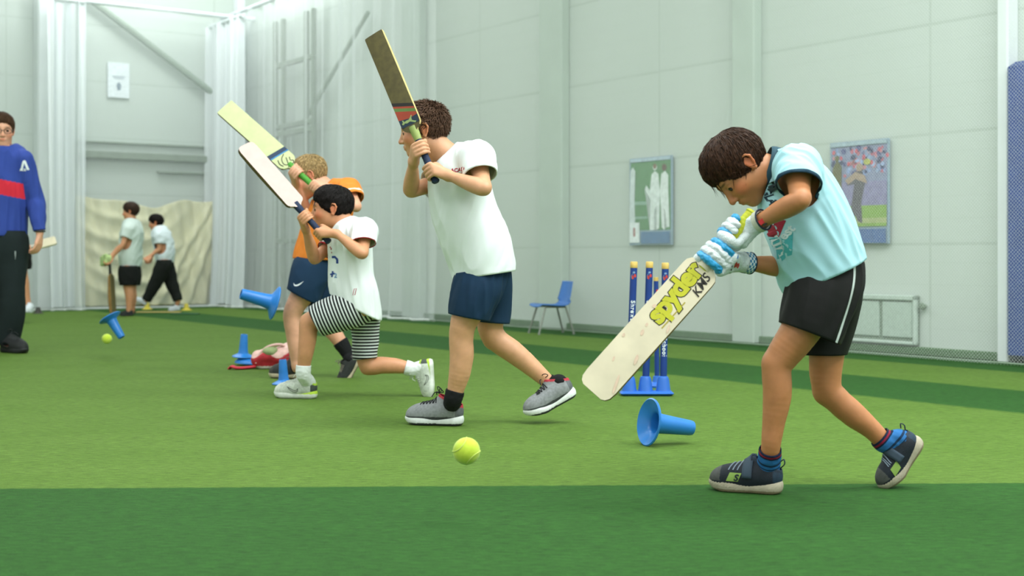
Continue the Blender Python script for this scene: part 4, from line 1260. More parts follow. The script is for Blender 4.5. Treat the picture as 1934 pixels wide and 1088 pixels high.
# ------------------------------------------------------------------ cricket bat
def bat(toe, end, facen, width, label, blade_mat, edge_mat, grip_mat, handle_frac=.36, thick=.030, rg=.0155, square=False, name='cricket_bat', tip_mat=None, spine=True, neck_mat=None):
    """toe and handle end in world coordinates; facen = direction the flat face looks"""
    toe = np.asarray(toe, float); end = np.asarray(end, float); L = np.linalg.norm(end - toe); a = (end - toe) / L
    n = nrm(np.asarray(facen) - a * (np.asarray(facen) @ a)); s_ = np.cross(n, a)
    root = empty(name, (toe + end) / 2, label, 'cricket bat', 'cricket bats')
    Lb = L * (1 - handle_frac); hw = width / 2
    # blade sections: (t along, half width, edge thickness, spine thickness)
    prof = [(0, .62, .014, .016), (.012, .82, .018, .021), (.035, .95, .021, .026), (.08, 1, .023, .032), (.3, 1, .026, .044), (.55, 1, .025, .042), (.8, 1, .020, .034), (.90, 1, .018, .030), (.93, .97, .017, .028), (.955, .80, .016, .026), (.975, .50, .015, .024), (1.0, .26, .015, .024)]
    if square: prof = [(0, .93, .016, .020), (.006, .985, .018, .022), (.02, 1, .021, .026)] + prof[3:]
    vs = []; fs = []; nn = 12
    for t, w_, e, sp in prof:
        c = toe + a * t * Lb; e *= thick / .03; sp *= thick / .03
        w = hw * w_
        if not spine: sp = e * 1.1
        sec = [(-w, -.0015), (-w * .5, 0), (0, .0), (w * .5, 0), (w, -.0015), (w + .0008, -e * .5), (w, -e * .9), (w * .55, -(e + sp) / 2), (0, -sp), (-w * .55, -(e + sp) / 2), (-w, -e * .9), (-w - .0008, -e * .5)]
        vs += [c + s_ * x + n * (z + thick * .45) for x, z in sec]
    for i in range(len(prof) - 1):
        for k in range(nn): fs.append((i * nn + k, i * nn + (k + 1) % nn, (i + 1) * nn + (k + 1) % nn, (i + 1) * nn + k))
    fs.append(tuple(reversed(range(nn)))); fs.append(tuple(range((len(prof) - 1) * nn, len(prof) * nn)))
    mb = MB().add(vs, fs); bl = mb.obj('blade', blade_mat, root, True)
    bl.data.materials.append(edge_mat)
    R = np.array([s_, a, n])
    for p in bl.data.polygons:
        if abs(np.array(p.normal) @ s_) > .6 or np.array(p.normal) @ a < -.7: p.material_index = 1
    hs = toe + a * (Lb - .03)
    pts = [hs + (end - hs) * t for t in np.linspace(0, 1, 60)]
    rr = [rg * (.98 + .03 * math.sin(i * 2.2)) for i in range(60)]; rr[-1] = rg * .8; rr[-2] = rg * 1.04; rr[-3] = rg * 1.12
    MB().tube(pts, rr, 16).obj('grip', grip_mat, root, True)
    hb = toe + a * (Lb * .985)
    MB().tube([hb - a * .02, hb + a * .012, hb + a * .042], [rg * 1.25, rg * 1.18, rg * 1.02], 16).obj('binding', neck_mat or grip_mat, root, True)
    info = dict(root=root, toe=toe, end=end, a=a, n=n, s=s_, L=L, Lb=Lb, face=lambda t, x: toe + a * t * Lb + s_ * x * hw + n * (thick * .45), rg=rg, hw=hw)
    return info
def bat_decal(B, name, bm, t, x, mat, flip=1, rot=0., lift=.0008):
    """ux along the bat towards the handle, uy across"""
    ux = B['a'] * flip; uy = np.cross(B['n'], ux)
    if rot: ux, uy = ux * math.cos(rot) + uy * math.sin(rot), -ux * math.sin(rot) + uy * math.cos(rot)
    return decal(name, bm, B['face'](t, x), ux, uy, mat, B['root'], off=lift)
def arm_rows(sh, el, wr, k=1.):
    sh, el, wr = map(np.asarray, (sh, el, wr)); o = []
    for t, r in ((0, .041), (.35, .037), (.75, .0325)): o.append(np.r_[sh + (el - sh) * t, r * k])
    o.append(np.r_[el, .0305 * k])
    for t, r in ((.25, .0335), (.55, .0285), (.85, .0215), (1., .0205)): o.append(np.r_[el + (wr - el) * t, r * k])
    return o

def body(parent, hd, skin, torso, neck, arms, legs, hands, h, side, ears=True, extra=()):
    S = Sculpt()
    S.u(chain(torso, side=side, n=3), .03)
    S.u(chain(neck, n=3), .025)
    for a in arms: S.u(Cone(torso[-1][:3], a[0][:3], .05, a[0][3]), .03); S.u(Group(chain(a, n=4), 0), .03)
    for l in legs: S.u(Group(chain(l, n=5), 0), .03)
    for l in legs:                                   # knee caps and ankle bones
        P = [r[:3] for r in l]; j = max(range(2, len(P) - 5), key=lambda i: nrm(P[i] - P[i - 2]) @ nrm(P[i] - P[min(i + 2, len(P) - 1)])) if len(P) > 8 else None
        if j is not None:
            r_ = l[j][3]; fw = nrm(P[j] - (P[j - 2] + P[j + 2]) / 2); fw = fw if np.linalg.norm(P[j] - (P[j - 2] + P[j + 2]) / 2) > .004 else np.array([-1., 0, 0])
            S.u(Ell(P[j] + fw * r_ * .52, r_ * .54), .02)
    for fg, pm, th in hands: put_hand(S, fg, pm, th)
    if hd is not None: hd.sculpt(S, ears)
    V, Q = S.build(h)
    sp = []
    if hd is not None: sp = [(c, r, col, np.array(ax) * hd.k, hd.R) for c, r, col, ax in hd.tints(skin)]
    for l in legs:
        for q in l[2:5]:
            if q[3] > .043 * .8: pass
    for fg, pm, th in hands:
        for f in fg: sp.append((f[-1].p1, 0, np.array(skin) * [1.04, .78, .72], (.009,) * 3))
    sp += list(extra)
    V = V + vnorm(V, Q) * (waves(V, 16, 5) * .0006)[:, None]
    o = mobj('body', V, Q, skinmat(), parent, tint=tint_of(V, skin, sp))
    return o, V, Q

def S_last(o):
    me = o.data; V = np.empty(len(me.vertices) * 3); me.vertices.foreach_get('co', V); V = V.reshape(-1, 3) + WORLD(o)
    Q = np.empty(len(me.loops), np.int32); me.loops.foreach_get('vertex_index', Q); return V, Q.reshape(-1, 4)
def leg_ball(rows): return [np.asarray(r, float) for r in rows]
def arm_cut(arm, t, back=0., L=.16, R=.10, tilt=None, r=.062):
    """cut across a sleeve at fraction t of the upper arm, touching nothing but the sleeve"""
    sh, el = arm[0][:3], arm[3][:3]; d = nrm(el - sh); d2 = d
    if tilt is not None: d2 = nrm(d + np.asarray(tilt))
    p = sh + (el - sh) * t
    c = And(Cone(p - d * .03, p + (el - sh) * .30, r + .022, r + .022), Half(p, d2)); c.p = p; c.d = d2
    return c
def sleeve(arm, t, r0, r1, over=.12):
    sh, el = arm[0][:3], arm[3][:3]; e = sh + (el - sh) * (t + .28)
    return Cone(sh, e, r0, r1)
def sleeve_dist(V, cuts, R=.10):
    d = np.full(len(V), 1.)
    for c in cuts:
        q = V - c.p; t = -(q @ c.d); rad = np.linalg.norm(q + np.outer(t, c.d), axis=1)
        k = (rad < R) & (t > -.01) & (t < .12); d[k] = np.minimum(d[k], t[k])
    return d
TO = lambda d0: (lambda px, py, dd: at(px, py, d0 + dd))
SKIN1 = lin('#bf7f52'); SKIN2 = lin('#d19b75'); SKIN3 = lin('#cf936c'); SKIN4 = lin('#dda485')

# =================================================================== boy in light blue (nearest, right)
d0 = 3.93; A = TO(d0)
p1 = empty('person', [A(1530, 900, 0)[0], d0, 0], 'person in light blue shirt, black shorts and white gloves bending over the pale bat', 'person')
hd = Head(A(1401, 318, 0), (-.50, -.16, -.85), (-.85, .02, .51), .98)
side = nrm((.22, -1, 0))
batB = bat(A(1119, 741, -.17), A(1424, 401, -.12), (-.20, -1, .22), .108, 'pale cricket bat with yellow lettering held low by the boy in light blue gloves',
           M('willow_pale', '#e9dcbf', .45, .08, 12), M('willow_edge', '#8d6a33', .6, .2, 30), M('grip_yellow', '#c9cc33', .7, .1, 80, .4, 400), .28, .034, .0205, neck_mat=MATS['willow_pale'])
ah = -batB['a']
def on_handle(B, px, py):
    """point of the handle axis nearest to a pixel column/row"""
    best = None
    for t in np.linspace(0, 1, 400):
        p = B['toe'] + (B['end'] - B['toe']) * t; x = CX + F * p[0] / p[1]; y = HY - F * (p[2] - CAMZ) / p[1]; e = (x - px) ** 2 + (y - py) ** 2
        if best is None or e < best[0]: best = (e, p)
    return best[1]
cN = on_handle(batB, 1391, 437); cF = on_handle(batB, 1351, 481)
wN = A(1424, 424, -.13); wF = A(1398, 495, -.06)
armN = arm_rows(A(1506, 322, -.14), A(1512, 378, -.26), wN, .92)
armF = arm_rows(A(1478, 362, .10), A(1492, 506, .03), wF, .92)
fN, pN, tN, _ = grip_hand(cN, ah, wN - cN, -1, .0205, .80, wN, spread=1.3)
fF, pF, tF, _ = grip_hand(cF, ah, wF - cF, 1, .0205, .80, wF, spread=1.3)
legN = rows_at([(1562, 535, -.06, .066), (1538, 580, -.065, .062), (1508, 630, -.065, .0565), (1478, 672, -.06, .0475), (1467, 695, -.06, .043), (1468, 745, -.06, .0415), (1461, 800, -.055, .033), (1455, 848, -.05, .0275)], d0)
legF = rows_at([(1575, 545, .08, .066), (1568, 610, .085, .058), (1560, 685, .09, .051), (1562, 733, .09, .0435), (1582, 757, .09, .0405), (1612, 783, .09, .039), (1645, 810, .09, .031), (1674, 836, .09, .0265)], d0)
hB = A(1479, 934, -.03); hB[2] = 0.002
tB = np.array([A(1340, 930, 0)[0], d0 + .07, 0.0]) - hB; tB[2] = 0
toeP = np.array([A(1688, 922, .09)[0], d0 + .09, .003]); heelP = A(1746, 832, .09)
SH_N = (hB, tB, (0, 0, 1), .222); SH_F = (heelP, toeP - heelP, nrm((-.80, -.05, .25)), .200)
legN += foot_rows(*SH_N); legF += foot_rows(*SH_F)
torso = rows_at([(1568, 530, .01, .075, 1.3), (1550, 470, .01, .072, 1.35), (1528, 415, .01, .080, 1.35), (1508, 362, .01, .080, 1.4), (1490, 340, .01, .060, 1.5)], d0)
neck = rows_at([(1490, 338, .0, .050), (1462, 330, .0, .0405), (1440, 322, .0, .0385), (1424, 320, 0, .040)], d0)
body(p1, hd, SKIN1, torso, neck, [armN, armF], [legN, legF], [(fN, pN, tN), (fF, pF, tF)], .0034, side)
hair_obj(hd, p1, '#3a2314', 'dark_brown', .0035, 6000, .055, 3, .011, .018, flow_dir=(.25, 0, -.5))
eyes(hd, p1, (1, .5, -.25))
# shirt
shN = rows_at([(1488, 338, .0, .064, 1.55), (1502, 362, .0, .092, 1.38), (1520, 412, -.01, .109, 1.2), (1536, 460, -.01, .112, 1.17), (1550, 505, -.01, .111, 1.17), (1572, 560, -.01, .118, 1.15)], d0)
cutN = arm_cut(armN, .50, R=.09, tilt=(-.15, .0, -.75)); cutF = arm_cut(armF, .42, R=.075)
hemp = A(1557, 519, 0); hemn = nrm(np.cross(A(1628, 487, 0) - A(1487, 551, 0), (0, 1, 0))); hemn = hemn if hemn[2] < 0 else -hemn
nk = A(1452, 322, 0); nkd = nrm(A(1420, 318, 0) - A(1492, 340, 0))
SHIRT1 = bandmat('polo_light_blue', '#aedde7', [(-.02, .0125, '#1c3a4c')])
sh1, sV, sQ = garment(p1, 'shirt', [chain(shN, side=side, n=4), sleeve(armN, .5, .066, .063, .5), Cone(A(1480, 318, -.02), A(1506, 312, -.12), .055, .058), sleeve(armF, .42, .056, .050, .5), chain(rows_at([(1478, 335, 0, .050), (1450, 324, 0, .050), (1430, 320, 0, .05)], d0))],
    [Cyl(nk, nkd, .12, .09), cutN, cutF, Half(hemp, hemn)], SHIRT1, .0042, .03, .0055, 12., 4, stretch=(.5, 0, -1), patf=lambda V: sleeve_dist(V, [cutN, cutF], .085))
# collar and inner trim
def ring(c, ax, r, squash, up, n=40, lift=0., sq2=1.):
    ax = nrm(ax); x = nrm(np.asarray(up) - ax * (np.asarray(up) @ ax)); y = np.cross(ax, x)
    return [c + (x * math.cos(t) * squash + y * math.sin(t) * sq2) * r + ax * lift * math.cos(t) for t in np.linspace(0, 2 * math.pi, n, endpoint=False)]
pts = ring(A(1462, 325, 0) + nkd * .010, nkd, .058, 1.18, (0, 0, 1)); MB().tube(pts, .0065, 10, side=nkd, a=3.2, closed=True).obj('collar', M('collar_teal', '#1f4452', .8), p1, True)
sb = bvh_of(sV, sQ)
TX = nrm(np.cross(side, (0, 0, 1)))
ax_t = nrm(A(1492, 338, 0) - A(1560, 520, 0))           # up the trunk
fx = nrm(np.cross(ax_t, (0, -1, 0))); fx = fx if fx[0] < 0 else -fx   # towards the chest
# lettering and badge on the shirt front
dux = nrm(A(1450, 392, 0) - A(1470, 352, 0))
decal('chest_lettering', text_shape('ENGLAND', .026, .0012), A(1457, 373, -.1), -nrm(np.array([-.35, 0, .93])), nrm(np.array([-.93, 0, -.35])) * -1, M('print_navy', '#1d3346', .7), sh1, sb, off=.0016)
decal('red_panel', tri_shape([[(-.035, -.02), (.02, -.028), (.035, .02), (-.01, .03)]]), A(1459, 430, -.1), (1, 0, 0), (0, 0, 1), M('print_red', '#a8203a', .7), sh1, sb, off=.0012)
decal('sponsor_panel', tri_shape([[(-.012, -.055), (.050, -.030), (.050, .035), (-.020, .010)]]), A(1461, 462, -.1), (1, 0, 0), (0, 0, 1), M('print_teal', '#4fb4bd', .7), sh1, sb, off=.0010)
decal('sponsor_lettering', text_shape('NatWest', .034, .0012), A(1466, 462, -.1), nrm((.62, 0, .78)), nrm((-.78, 0, .62)), M('print_white', '#dcecee', .7), sh1, sb, off=.0022)
# shorts
hipc = A(1565, 520, 0)
sN = rows_at([(1566, 505, -.01, .098, 1.2), (1556, 545, -.045, .100, 1.1), (1540, 590, -.065, .090), (1527, 640, -.065, .084), (1515, 680, -.065, .082)], d0)
sF = rows_at([(1575, 530, .05, .085), (1565, 600, .08, .077), (1553, 660, .085, .068), (1548, 720, .085, .066)], d0)
hN = nrm(np.cross(A(1578, 648, 0) - A(1480, 611, 0), (0, 1, 0))); hN = hN if hN[2] < 0 else -hN
cN1 = Half(A(1529, 630, -.06), hN); cF1 = Half(A(1553, 669, .085), (0, 0, -1))
SHORT1 = clothmat('shorts_black', '#1b1b1a', .1, .7)
S = Sculpt()
so, soV, soQ = garment(p1, 'shorts', [chain(sN, n=3)], [cN1, Half(A(1560, 485, 0), -hemn)], SHORT1, .0042, .02, .005, 13., 8, stretch=(-.3, 0, -1))
so2, _, _ = garment(p1, 'shorts_leg', [chain(sF, n=3)], [cF1, Half(A(1560, 485, 0), -hemn)], SHORT1, .0042, .02, .004, 6., 9, stretch=(0, 0, -1))
bv = bvh_of(soV, soQ)
stp = [A(1613, 492, -.1), A(1608, 530, -.1), A(1596, 580, -.1), A(1583, 620, -.1), A(1574, 646, -.1)]
o_ = stp[2]; pl = [((q - o_)[0], (q - o_)[2]) for q in stp]
decal('side_stripe', tri_shape(stroke(spl(pl, 4), .0085)), o_, (1, 0, 0), (0, 0, 1), M('stripe_white', '#cfd8d6', .7), so, bv, off=.002)
# socks and shoes
for L_, nm in ((legN[7:10], 0), ([legF[-5] * .55 + legF[-6] * .45] + legF[-5:-2], 1)):
    sk = sock(p1, L_, '#2f6fae', bands=[(-.01, .006, '#15213b'), (.006, .012, '#8c2038'), (.012, .017, '#15213b'), (.036, .043, '#17324f'), (.052, .056, '#17324f')], grow=.0055)
ST1 = dict(upper='#0f1926', toe='#4c4d4b', heel='#1b3246', rim='#19293b', sole='#b5ab95', out='#8b7c62', sole_h=.030, ribs=True, strap='#3a4a59', collar=.078, dark_low='#0f1a28',
           mark=lambda fl: ([[(-.022, -.012), (.012, -.012), (.022, .012), (-.012, .012)]], '#8fae52'), mark_side=1, mark_x=.130)
s1, pose1 = shoe(p1, *SH_N, ST1)
decal('logo_letter', text_shape('S', .026, .001, shear=.3), pose1(np.array([[.130, .034, .041]]))[0], (.98, .0, -.0), (0, 0, 1), M('print_dark', '#16202c', .7), s1, bvh_of(*S_last(s1)), off=.003)
s2, pose2 = shoe(p1, *SH_F, ST1, bend=.25)

# gloves
gl_white = M('glove_white', '#d9e2e3', .85, .12, 60, .7, 260, bdist=.004)
gl_blue = M('glove_blue', '#2a9bd0', .35, .25, 90, .3, 300)
gl_grey = M('glove_palm', '#c3c6b2', .8, .1, 50, .4, 300)
def glove(parent, c, wd, sgn, wr, arm, label, near):
    fg, pm, th, kn = grip_hand(c, ah, wd, sgn, .0212, .80, wr, fat=1.75, spread=1.36)
    S = Sculpt()
    pm2 = [Cone(p.p0, p.p1, p.r0 * 1.35, p.r1 * 1.55) for p in pm]; S.u(Group(pm2, .012), .01)
    e = arm[3][:3]; dr = nrm(e - wr)
    S.u(Cone(wr - dr * .01, wr + dr * .045, .0285, .0300), .014)
    S.cut(Half(wr + dr * .036, dr))
    V, Q = S.build(.003); V = folds(V, Q, .0016, 18, 5)
    g = mobj('batting_glove', V, Q, gl_white, parent)
    md = g.modifiers.new('thickness', 'SOLIDIFY'); md.thickness = .0025; md.offset = -1
    for i, f in enumerate(fg):
        S = Sculpt(); S.u(Group(f, .003), .002); V, Q = S.build(.0026); V = folds(V, Q, .0022, 40, i + 3)
        mobj('finger_roll', V, Q, gl_blue if i in (0, 3) else gl_white, g)
    S = Sculpt(); S.u(Group([Cone(q.p0, q.p1, q.r0 * 1.3, q.r1 * 1.25) for q in th], .003), .002); V, Q = S.build(.003); mobj('thumb_guard', V, Q, gl_white, g)
    # wrist strap with chequered pattern
    m = MATS.get('glove_checks')
    if m is None:
        m, nt, b = _mat('glove_checks'); uv = nt.nodes.new('ShaderNodeUVMap').outputs[0]
        ck = nt.nodes.new('ShaderNodeTexChecker'); ck.inputs['Scale'].default_value = 1; nt.links.new(uv, ck.inputs[0])
        ck.inputs[1].default_value = (*lin('#2f7fae'), 1); ck.inputs[2].default_value = (*lin('#dfe8ea'), 1)
        nt.links.new(ck.outputs[0], b.inputs['Base Color']); b.inputs['Roughness'].default_value = .7; MATS['glove_checks'] = m
    x = nrm(np.cross(dr, (0, 0, 1))); y = np.cross(dr, x); c0 = wr + dr * (.012 if not near else .018); w_ = .024 if not near else .018
    quad_sheet('wrist_strap', lambda u, v: c0 + dr * w_ * v + (x * math.cos(6.2832 * u) + y * math.sin(6.2832 * u)) * .0318, 40, 2,
               m if not near else gl_grey, lambda u, v: (u * 24, v * 4), g)
    ce_ = wr + dr * .037
    MB().tube([ce_ + (x * math.cos(t) + y * math.sin(t)) * .031 for t in np.linspace(0, 2 * math.pi, 30, endpoint=False)], .0026, 8, closed=True).obj('cuff_binding', M('binding_dark', '#14263a', .7), g, True)
    n_ = np.array([0, -1., 0])
    if near:
        decal('red_badge', tri_shape([rect(-.013, -.007, .013, .007)]), c0 + dr * .009 + n_ * .033, nrm((.8, 0, .6)), nrm((-.6, 0, .8)), M('print_bright_red', '#c8262c', .6), g, None, off=.001)
        decal('badge_text', text_shape('ooo', .008, .0006), c0 + dr * .009 + n_ * .0335 + np.array([.006, 0, -.010]), nrm((.8, 0, .6)), nrm((-.6, 0, .8)), M('print_dark'), g, None, off=.001)
    else:
        gb = bvh_of(*compact(*S_last(g)))
        decal('red_lion_mark', tri_shape([[(-.010, -.008), (-.003, -.004), (.004, -.010), (.009, -.002), (.006, .007), (.0, .004), (-.006, .010), (-.011, .003)]]), A(1389, 501, -.1), (1, 0, 0), (0, 0, 1), M('print_bright_red', '#c8262c', .6), g, gb, off=.0016)
        decal('blue_tick', tri_shape([[(-.004, -.014), (.001, -.012), (.008, .012), (.003, .006)]]), A(1387, 480, -.1), (1, 0, 0), (0, 0, 1), M('print_blue', '#2c6ea8', .6), g, gb, off=.0016)
        decal('blue_tick', tri_shape([[(-.003, -.012), (.002, -.012), (.002, .012), (-.001, .008)]]), A(1376, 508, -.1), (1, 0, 0), (0, 0, 1), M('print_navy', '#1d3346', .6), g, gb, off=.0016)
    return g
glove(p1, cN, wN - cN, -1, wN, armN, '', True)
glove(p1, cF, wF - cF, 1, wF, armF, '', False)
# bat graphics
ky = M('print_yellow', '#ccc92c', .5, .05); kk = M('print_black', '#2b2620', .6)
for i, mt_, bo, lf in ((0, kk, .0062, .0006), (1, ky, .0036, .0011)):
    bat_decal(batB, 'brand_lettering', text_shape('spyder', .080, bo, spacing=.92), .735, .22, mt_, 1, .04, lf)
bat_decal(batB, 'ink_initials', text_shape('KMS', .036, .0006, shear=.3), .86, -.58, kk, 1, .15)
bat_decal(batB, 'model_line', tri_shape([rect(-.05, -.0018, .05, .0018)]), .63, -.52, M('print_gold', '#b8a63a', .6), 1)
rp = M('ball_marks', '#d9825e', .6, .2, 60)
for (t, x, sx, sy) in ((.30, -.62, .016, .005), (.44, .1, .010, .005), (.49, .2, .006, .004), (.12, -.7, .03, .004), (.36, .75, .006, .004), (.60, .55, .006, .007), (.22, .3, .008, .003), (.55, -.8, .014, .003)):
    bat_decal(batB, 'ball_mark', tri_shape([blob(0, 0, sx, sy, 10, .4)]), t, x, M('ball_marks_soft', '#e6c9b0', .6, .1, 60))

# =================================================================== boy in white shirt and navy shorts (middle)
d0 = 5.5; A = TO(d0)
p2 = empty('person', [A(905, 800, 0)[0], d0, 0], 'person in a plain white T-shirt and navy shorts, bat raised high beside the face', 'person')
hd = Head(A(803, 248, 0), (-.97, .03, -.17), (-.17, 0, .98), 1.03)
side = nrm((.15, -1, 0))
batM = bat(A(707, 66, -.02), A(824, 345, -.20), (-.32, -1, -.12), .088, 'dark olive cricket bat with red and navy splice, raised upright by the middle person',
           M('willow_dark', '#5a5027', .5, .2, 40), M('willow_edge_pale', '#c9b77a', .6, .1, 30), M('grip_navy', '#17294a', .7, .1, 80, .4, 400), .33, .026, .0150, square=True, neck_mat=M('neck_green', '#93a35a', .6))
ah = batM['a'] * -1
cF = on_handle(batM, 794, 284); cN = on_handle(batM, 817, 325)
wN = A(848, 332, -.21); wF = A(781, 306, -.12)
armN = arm_rows(A(902, 306, -.15), A(914, 356, -.33), wN, 1.0)
armF = arm_rows(A(848, 338, .12), A(776, 360, .02), wF, 1.0)
fN, pN, tN, _ = grip_hand(cN, ah, wN - cN, -1, .0155, .92, wN)
fF, pF, tF, _ = grip_hand(cF, ah, wF - cF, 1, .0155, .92, wF)
legN = rows_at([(905, 530, -.065, .070), (890, 575, -.07, .066), (875, 612, -.075, .054), (871, 640, -.07, .050), (872, 670, -.07, .0495), (868, 705, -.07, .044), (860, 738, -.06, .034), (855, 757, -.06, .031)], d0)
legF = rows_at([(930, 530, .08, .070), (930, 580, .08, .062), (926, 618, .085, .054), (938, 642, .09, .049), (968, 664, .09, .0475), (1000, 690, .09, .040), (1026, 713, .09, .0325), (1042, 728, .09, .030)], d0)
hB = A(876, 805, 0); hB[2] = .002; hB[1] = d0 - .02
tB = np.array([A(762, 800, 0)[0], d0 + .05, 0]) - hB; tB[2] = 0
toeP = np.array([A(992, 801, .06)[0], d0 + .05, .003]); heelP = A(1091, 745, .09)
SH_N = (hB, tB, (0, 0, 1), .252); SH_F = (heelP, toeP - heelP, nrm((-.45, -.05, .85)), .245)
legN += foot_rows(*SH_N); legF += foot_rows(*SH_F)
torso = rows_at([(912, 515, .01, .085, 1.3), (900, 460, .01, .085, 1.35), (884, 400, .01, .092, 1.4), (872, 345, .01, .092, 1.4), (864, 318, .01, .070, 1.5)], d0)
neck = rows_at([(866, 318, .0, .060), (846, 298, .0, .050), (828, 282, .0, .046), (816, 268, 0, .046)], d0)
body(p2, hd, SKIN2, torso, neck, [armN, armF], [legN, legF], [(fN, pN, tN), (fF, pF, tF)], .0036, side)
hair_obj(hd, p2, '#5e4535', 'spiky', .004, 4800, .024, 5, .006, -.008, flow_dir=(.0, 0, .45))
eyes(hd, p2, (1, .35, -.1))
shN = rows_at([(862, 315, .0, .080, 1.45), (865, 345, .0, .114, 1.28), (876, 400, .0, .120, 1.2), (898, 455, .0, .127, 1.12), (911, 500, .0, .118, 1.15), (920, 560, .0, .118, 1.15)], d0)
cutN = arm_cut(armN, .48, R=.10, tilt=(.1, .2, -.9)); cutF = arm_cut(armF, .55, R=.09)
hemp = A(914, 520, 0); hemn = nrm(np.cross(A(966, 513, 0) - A(862, 528, 0), (0, 1, 0))); hemn = hemn if hemn[2] < 0 else -hemn
nk = A(843, 293, 0); nkd = nrm(A(816, 268, 0) - A(864, 312, 0))
SHW = clothmat('tshirt_white', '#e4ebea', .02)
sh2, sV, sQ = garment(p2, 'shirt', [chain(shN, side=side, n=4), sleeve(armN, .48, .072, .066, .5), Cone(A(870, 298, -.03), A(900, 296, -.13), .06, .066), sleeve(armF, .5, .064, .062, .5), chain(rows_at([(860, 312, 0, .062), (840, 294, 0, .058), (826, 282, 0, .056)], d0))],
    [Cyl(nk, nkd, .12, .085), cutN, cutF, Half(hemp, hemn)], SHW, .005, .03, .006, 11., 14, stretch=(-.2, 0, -1))
MB().tube(ring(A(845, 295, 0), nkd, .060, 1.1, (0, 0, 1)), .0045, 8, side=nkd, a=1.8, closed=True).obj('collar', SHW, p2, True)
sb = bvh_of(sV, sQ)
decal('chest_lettering', text_shape('ACAD', .021, .0008), A(865, 322, -.15), nrm((1, 0, .03)), (0, 0, 1), M('print_red', '#a8203a', .7), sh2, sb, off=.0016, maxedge=.02)
decal('chest_tick', tri_shape([swoosh(.28)]), A(872, 327, -.15), (1, 0, 0), (0, 0, 1), M('print_red'), sh2, sb, off=.0016, maxedge=.02)
decal('chest_print', text_shape('HAH', .026, .001), A(801, 345, .0), nrm((.25, 0, -1)), nrm((1, 0, .25)), M('print_navy', '#1d3346', .7), sh2, sb, off=.0016, maxedge=.02)
sN = rows_at([(912, 505, -.01, .100, 1.2), (903, 540, -.05, .098, 1.05), (891, 575, -.07, .084), (884, 610, -.07, .077), (880, 650, -.07, .075)], d0)
sF = rows_at([(930, 520, .05, .080), (931, 570, .075, .072), (930, 610, .08, .066), (930, 660, .08, .064)], d0)
hN = nrm(np.cross(A(918, 605, 0) - A(850, 592, 0), (0, 1, 0))); hN = hN if hN[2] < 0 else -hN
SHN = clothmat('shorts_navy', '#14304a', .1, .8)
garment(p2, 'shorts', [chain(sN, n=3)], [Half(A(884, 599, -.07), hN), Half(A(914, 508, 0), -hemn)], SHN, .005, .02, .005, 13., 18, stretch=(-.2, 0, -1))
garment(p2, 'shorts_leg', [chain(sF, n=3)], [Half(A(930, 609, .08), (-.08, 0, -1)), Half(A(914, 508, 0), -hemn)], SHN, .005, .02, .004, 5., 19, stretch=(0, 0, -1))
for L_ in (legN[6:10], [legF[-5] * .4 + legF[-6] * .6] + legF[-5:-2]): sock(p2, L_, '#141516', grow=.005)
ST2 = dict(upper='#85888a', sole='#dfe2e0', out='#2a2c2e', rim='#b02a38', heel='#5d6063', dark_low='#3b3d40', laces='#15161a', sole_h=.028, collar=.082)
shoe(p2, *SH_N, ST2); shoe(p2, *SH_F, ST2, bend=.22)
# splice graphics
w_ = .0435
def dg(x0, x1): return [(x0, -w_), (x1, -w_), (x1 + .045, w_), (x0 + .045, w_)]
for nm, poly, mt_, lf in (('splice_band', dg(-.066, -.050), M('splice_black', '#1c1713', .5), .0006), ('splice_band', dg(-.050, -.041), M('splice_red', '#a23c22', .5), .0006),
                          ('splice_band', dg(-.041, -.026), M('splice_green', '#5f7a3c', .5), .0006), ('splice_panel', [(-.026, -w_), (.018, -w_), (.030, 0), (.030, w_), (.019, w_)], M('splice_red'), .0006),
                          ('splice_panel', [(.018, -w_), (.055, -w_ * .95), (.062, w_ * .9), (.030, w_), (.030, 0)], M('splice_navy', '#142c40', .5), .0006)):
    bat_decal(batM, nm, tri_shape([poly]), .80, 0, mt_, 1, 0, lf)
cat = [[(-.036, .010), (-.030, .016), (-.018, .010), (-.006, .004), (.008, .008), (.020, .005), (.026, .010), (.032, .008), (.034, .003), (.028, -.001), (.030, -.010), (.026, -.011), (.020, -.002), (.010, -.005), (-.002, -.006), (-.010, -.014), (-.016, -.022), (-.020, -.021), (-.016, -.010), (-.016, .000), (-.026, .006)]]
bat_decal(batM, 'leaping_cat_emblem', tri_shape([[(x * .95, y * .95) for x, y in cat[0]]]), .885, -.05, M('emblem_green', '#93a66a', .5), 1, -1.75, .0014)

# =================================================================== boy in striped shorts (lunging)
d0 = 6.55; A = TO(d0)
p3 = empty('person', [A(650, 750, 0)[0], d0, 0], 'black-haired person lunging in a white shirt and black and white striped shorts', 'person')
hd = Head(A(628, 396, 0), (-.98, -.12, -.06), (-.08, 0, .99), 1.0)
side = nrm((.12, -1, 0))
batK = bat(A(461, 276, -.06), A(622, 458, -.16), (.50, -.80, .45), .10, 'pale pinkish cricket bat with a dark edge held by the boy in striped shorts',
           M('willow_pink', '#c9b0a9', .5, .05, 20), M('willow_edge_dark', '#57481f', .6, .2, 40), M('grip_navy'), .36, .034, .0155)
ah = batK['a'] * -1
cF = on_handle(batK, 577, 412); cN = on_handle(batK, 608, 441)
wN = A(637, 442, -.19); wF = A(577, 432, -.10)
armN = arm_rows(A(688, 440, -.13), A(684, 479, -.27), wN, .92)
armF = arm_rows(A(640, 452, .13), A(594, 489, .02), wF, .92)
fN, pN, tN, _ = grip_hand(cN, ah, wN - cN, -1, .016, .84, wN)
fF, pF, tF, _ = grip_hand(cF, ah, wF - cF, 1, .016, .84, wF)
